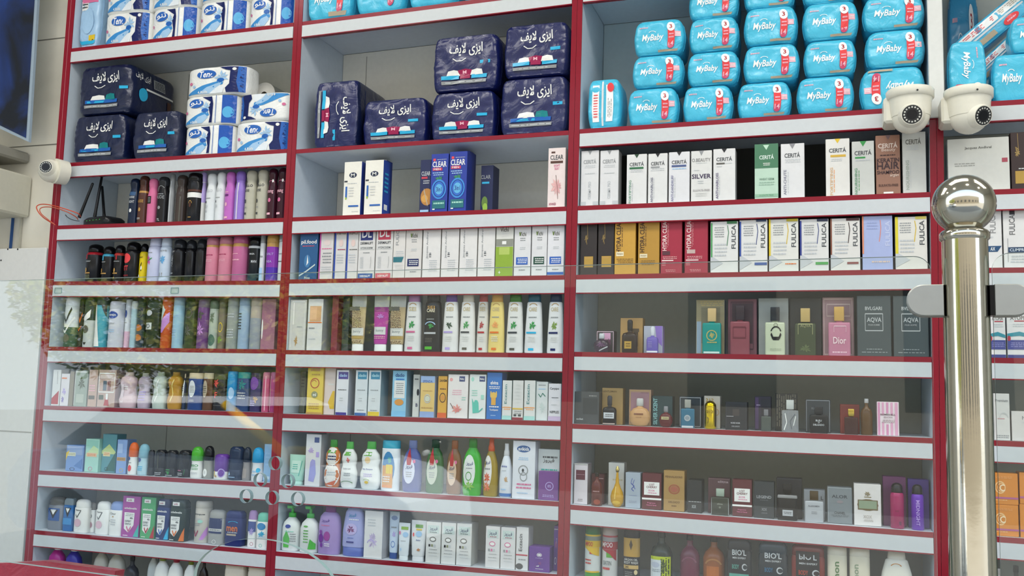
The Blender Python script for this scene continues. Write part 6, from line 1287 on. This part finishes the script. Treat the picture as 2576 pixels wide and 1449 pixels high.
# leaning turquoise packs in the far right bay
for (px, py, yy, ang, W_, H_, lab) in ((2494, 66, .115, 40, .26, .07, 'turquoise diaper pack leaning diagonally, barcode edge out, upper one'), (2524, 132, .115, 44, .22, .055, 'turquoise diaper pack leaning diagonally, barcode edge out, lower one')):
    p = P(px, py, yy); mk = 'r 4 58 96 92 W;g 8 64 60 86 X 3;r 4 44 96 52 S;g 66 64 92 86 Z 3;r 6 10 50 34 Z;e 62 4 84 40 X;g 66 16 80 30 P 1'
    u = soft_pack('diaper_pack', W_, .11, H_, 'pack', '4cb8de', None, mk, {}, (0, 0, 0), (0, 0, 0)); a_ = math.radians(-ang)
    c_ = Vector((0, 0, H_/2)); M_ = Matrix.Rotation(a_, 3, 'Y'); u.rotation_euler = (0, a_, 0); u.location = Vector((p.x, yy+.056, p.z))-M_ @ c_
    tag(u, lab, 'diapers', 'leaning diaper packs')
# red tray cover at the lower left, on the counter
yq = -1.05
q = [P(-40, 1419, yq), P(110, 1411, yq+.0), P(290, 1436, yq), P(283, 1475, yq), P(-40, 1475, yq)]
o = q[3].copy(); mb = MB(); rm = mat('a02838', 'F')
fr_ = [p-o for p in q]; bk = [p-o+Vector((.0, .03, -.002)) for p in q]
N_ = len(q); mb.add(fr_+bk, [tuple(range(N_)), tuple(range(2*N_-1, N_-1, -1))]+[(i, (i+1) % N_, N_+(i+1) % N_, N_+i) for i in range(N_)], rm)
tr = tag(mb.build('tray_cover', loc=o), 'crinkled red plastic tray at the lower left corner', 'tray')
ct_ = .88
mb = MB(); mb.box(-1.9, 1.9, -.30, .10, 0, ct_, mat('b9b4aa', 'P'), .004)
cn = tag(mb.build('shop_counter', loc=(.0, -1.2, 0)), 'long pale shop counter under the glass screens', 'counter')

# ------------------------------------------------------------------ street behind the viewer, seen only mirrored in the screens
tree = tag(thing('street_tree', (-9.4, -9.9, -.06)), 'leafy street tree mirrored in the glass screen', 'tree')
mb = MB(); mb.tube([(0, 0, 0), (.1, .05, 1.0), (.0, -.1, 1.8), (.15, 0, 3.0)], [.16, .13, .11, .07], mat('5c4c38', 'S'), 12)
for k in range(7):
    t = 2*PI*k/7; mb.tube([(0, -.05, 1.5+.1*k), (.6*math.cos(t), .6*math.sin(t), 2.2+.1*k), (1.2*math.cos(t), 1.2*math.sin(t), 2.8+.1*k)], [.06, .04, .015], mat('5c4c38', 'S'), 8)
mb.build('trunk', tree)
mb = MB(); rnd = random.Random(3); lm = [mat('6c8a2c', 'G'), mat('b4c04c', 'G'), mat('2c4418', 'G'), mat('e4dc84', 'G')]
for k in range(20000):
    while True:
        x, y, z = [rnd.uniform(-1, 1) for _ in range(3)]
        if .25 < x*x+y*y+z*z < 1: break
    c_ = Vector((x*3.3, y*1.6, 2.9+z*1.6)); d = Vector([rnd.uniform(-1, 1) for _ in range(3)]).normalized(); e_ = d.orthogonal().normalized(); l = .065; w_ = .028
    mb.face([c_-d*l, c_+e_*w_, c_+d*l, c_-e_*w_], lm[rnd.randrange(4)])
mb.build('foliage', tree)
mb = MB(); mb.box(-14, 14, -.3, 0, 0, 7, mat('625e56', 'S'))
for i in range(9): mb.box(-12.5+i*3, -11.2+i*3, 0, .02, 1.4, 3.2, mat('2c3034', 'G'))
tag(mb.build('house_front', loc=(0, -14, -.06)), 'plain grey house front across the street, mirrored faintly', 'building')
# white car parked at the kerb, with a yellow door mirror
car = tag(thing('parked_car', (-5.1, -6.6, -.06)), 'white parked car with a yellow door mirror, seen only as a reflection', 'car')
def hull(mb, prof, y0, y1, m, inset=0):
    n = len(prof); cx_ = sum(p[0] for p in prof)/n; cz_ = sum(p[1] for p in prof)/n
    L_ = []
    for y, s_ in ((y0, 1-inset), (y0+.12, 1), (y1-.12, 1), (y1, 1-inset)): L_ += [(cx_+(x-cx_)*s_, y, cz_+(z-cz_)*s_) for x, z in prof]
    fs = [(j*n+i, j*n+(i+1) % n, (j+1)*n+(i+1) % n, (j+1)*n+i) for j in range(3) for i in range(n)]
    mb.add(L_, fs+[tuple(range(n)), tuple(range(4*n-1, 3*n-1, -1))], m, False)
CW = mat('e4e6e6', 'G')
mb = MB(); hull(mb, [(-2.15, .35), (-2.2, .7), (-2.0, .92), (-1.2, .98), (.9, .96), (1.35, .88), (1.62, .68), (1.66, .4), (1.5, .25), (-2.0, .25)], -.85, .85, CW, .04); mb.build('car_body', car)
mb = MB(); hull(mb, [(-1.75, .97), (-1.1, 1.36), (.1, 1.40), (1.0, .96)], -.72, .72, mat('1c2226', 'G'), .06); mb.build('windows', car)
mb = MB(); hull(mb, [(-1.15, 1.35), (-1.0, 1.42), (.0, 1.44), (.25, 1.37)], -.66, .66, CW, .08); mb.build('roof', car)
YL = mat('f0bc10', 'G')
for s_ in (-1, 1):
    mb = MB(); mb.tube([(.2, s_*.70, 1.38), (1.05, s_*.80, .95)], .04, YL if s_ > 0 else mat('1c2226', 'G'), 8); mb.build('windscreen_pillar', car)
    mb = MB(); mb.loft([(-.07, .07, .05), (-.04, .11, .07), (.05, .12, .08), (.08, .09, .05)], (YL if s_ > 0 else mat('1c2226', 'G')), n=3, cx=1.15, cy=s_*.93, z0=1.03); mb.tube([(1.1, s_*.82, .98), (1.14, s_*.92, 1.0)], .025, (YL if s_ > 0 else CW), 8); mb.build('door_mirror', car)
    for x in (-1.35, 1.05):
        mb = MB(); mb.tube([(x, s_*.66, .32), (x, s_*.87, .32)], .32, mat('1a1a1a', 'S'), 28); w_ = mb.build('wheel', car)
        mb = MB(); mb.tube([(x, s_*.87, .32), (x, s_*.885, .32)], .19, mat('b0b4b8', 'M'), 20); mb.build('hub_cap', w_)
# little clear ticket holders on the fascia of the fourth left shelf
for px in (147, 440):
    p = P(px, 731, -.0016); mb = MB(); mb.box(-.016, .016, -.0012, 0, -.010, .010, GLASS); o = mb.build('price_tag', loc=p)
    mb = MB()
    for a_, b_ in (((-.016, -.01), (.016, -.01)), ((.016, -.01), (.016, .01)), ((.016, .01), (-.016, .01)), ((-.016, .01), (-.016, -.01))): mb.tube([(a_[0], -.0014, a_[1]), (b_[0], -.0014, b_[1])], .0007, mat('4c8a94', 'G'), 6)
    mb.build('frame', o); tag(o, 'small clear price holder on left fourth fascia, %s' % ('near the upright' if px < 300 else 'right of centre'), 'price tag', 'price holders')
finish_labels()
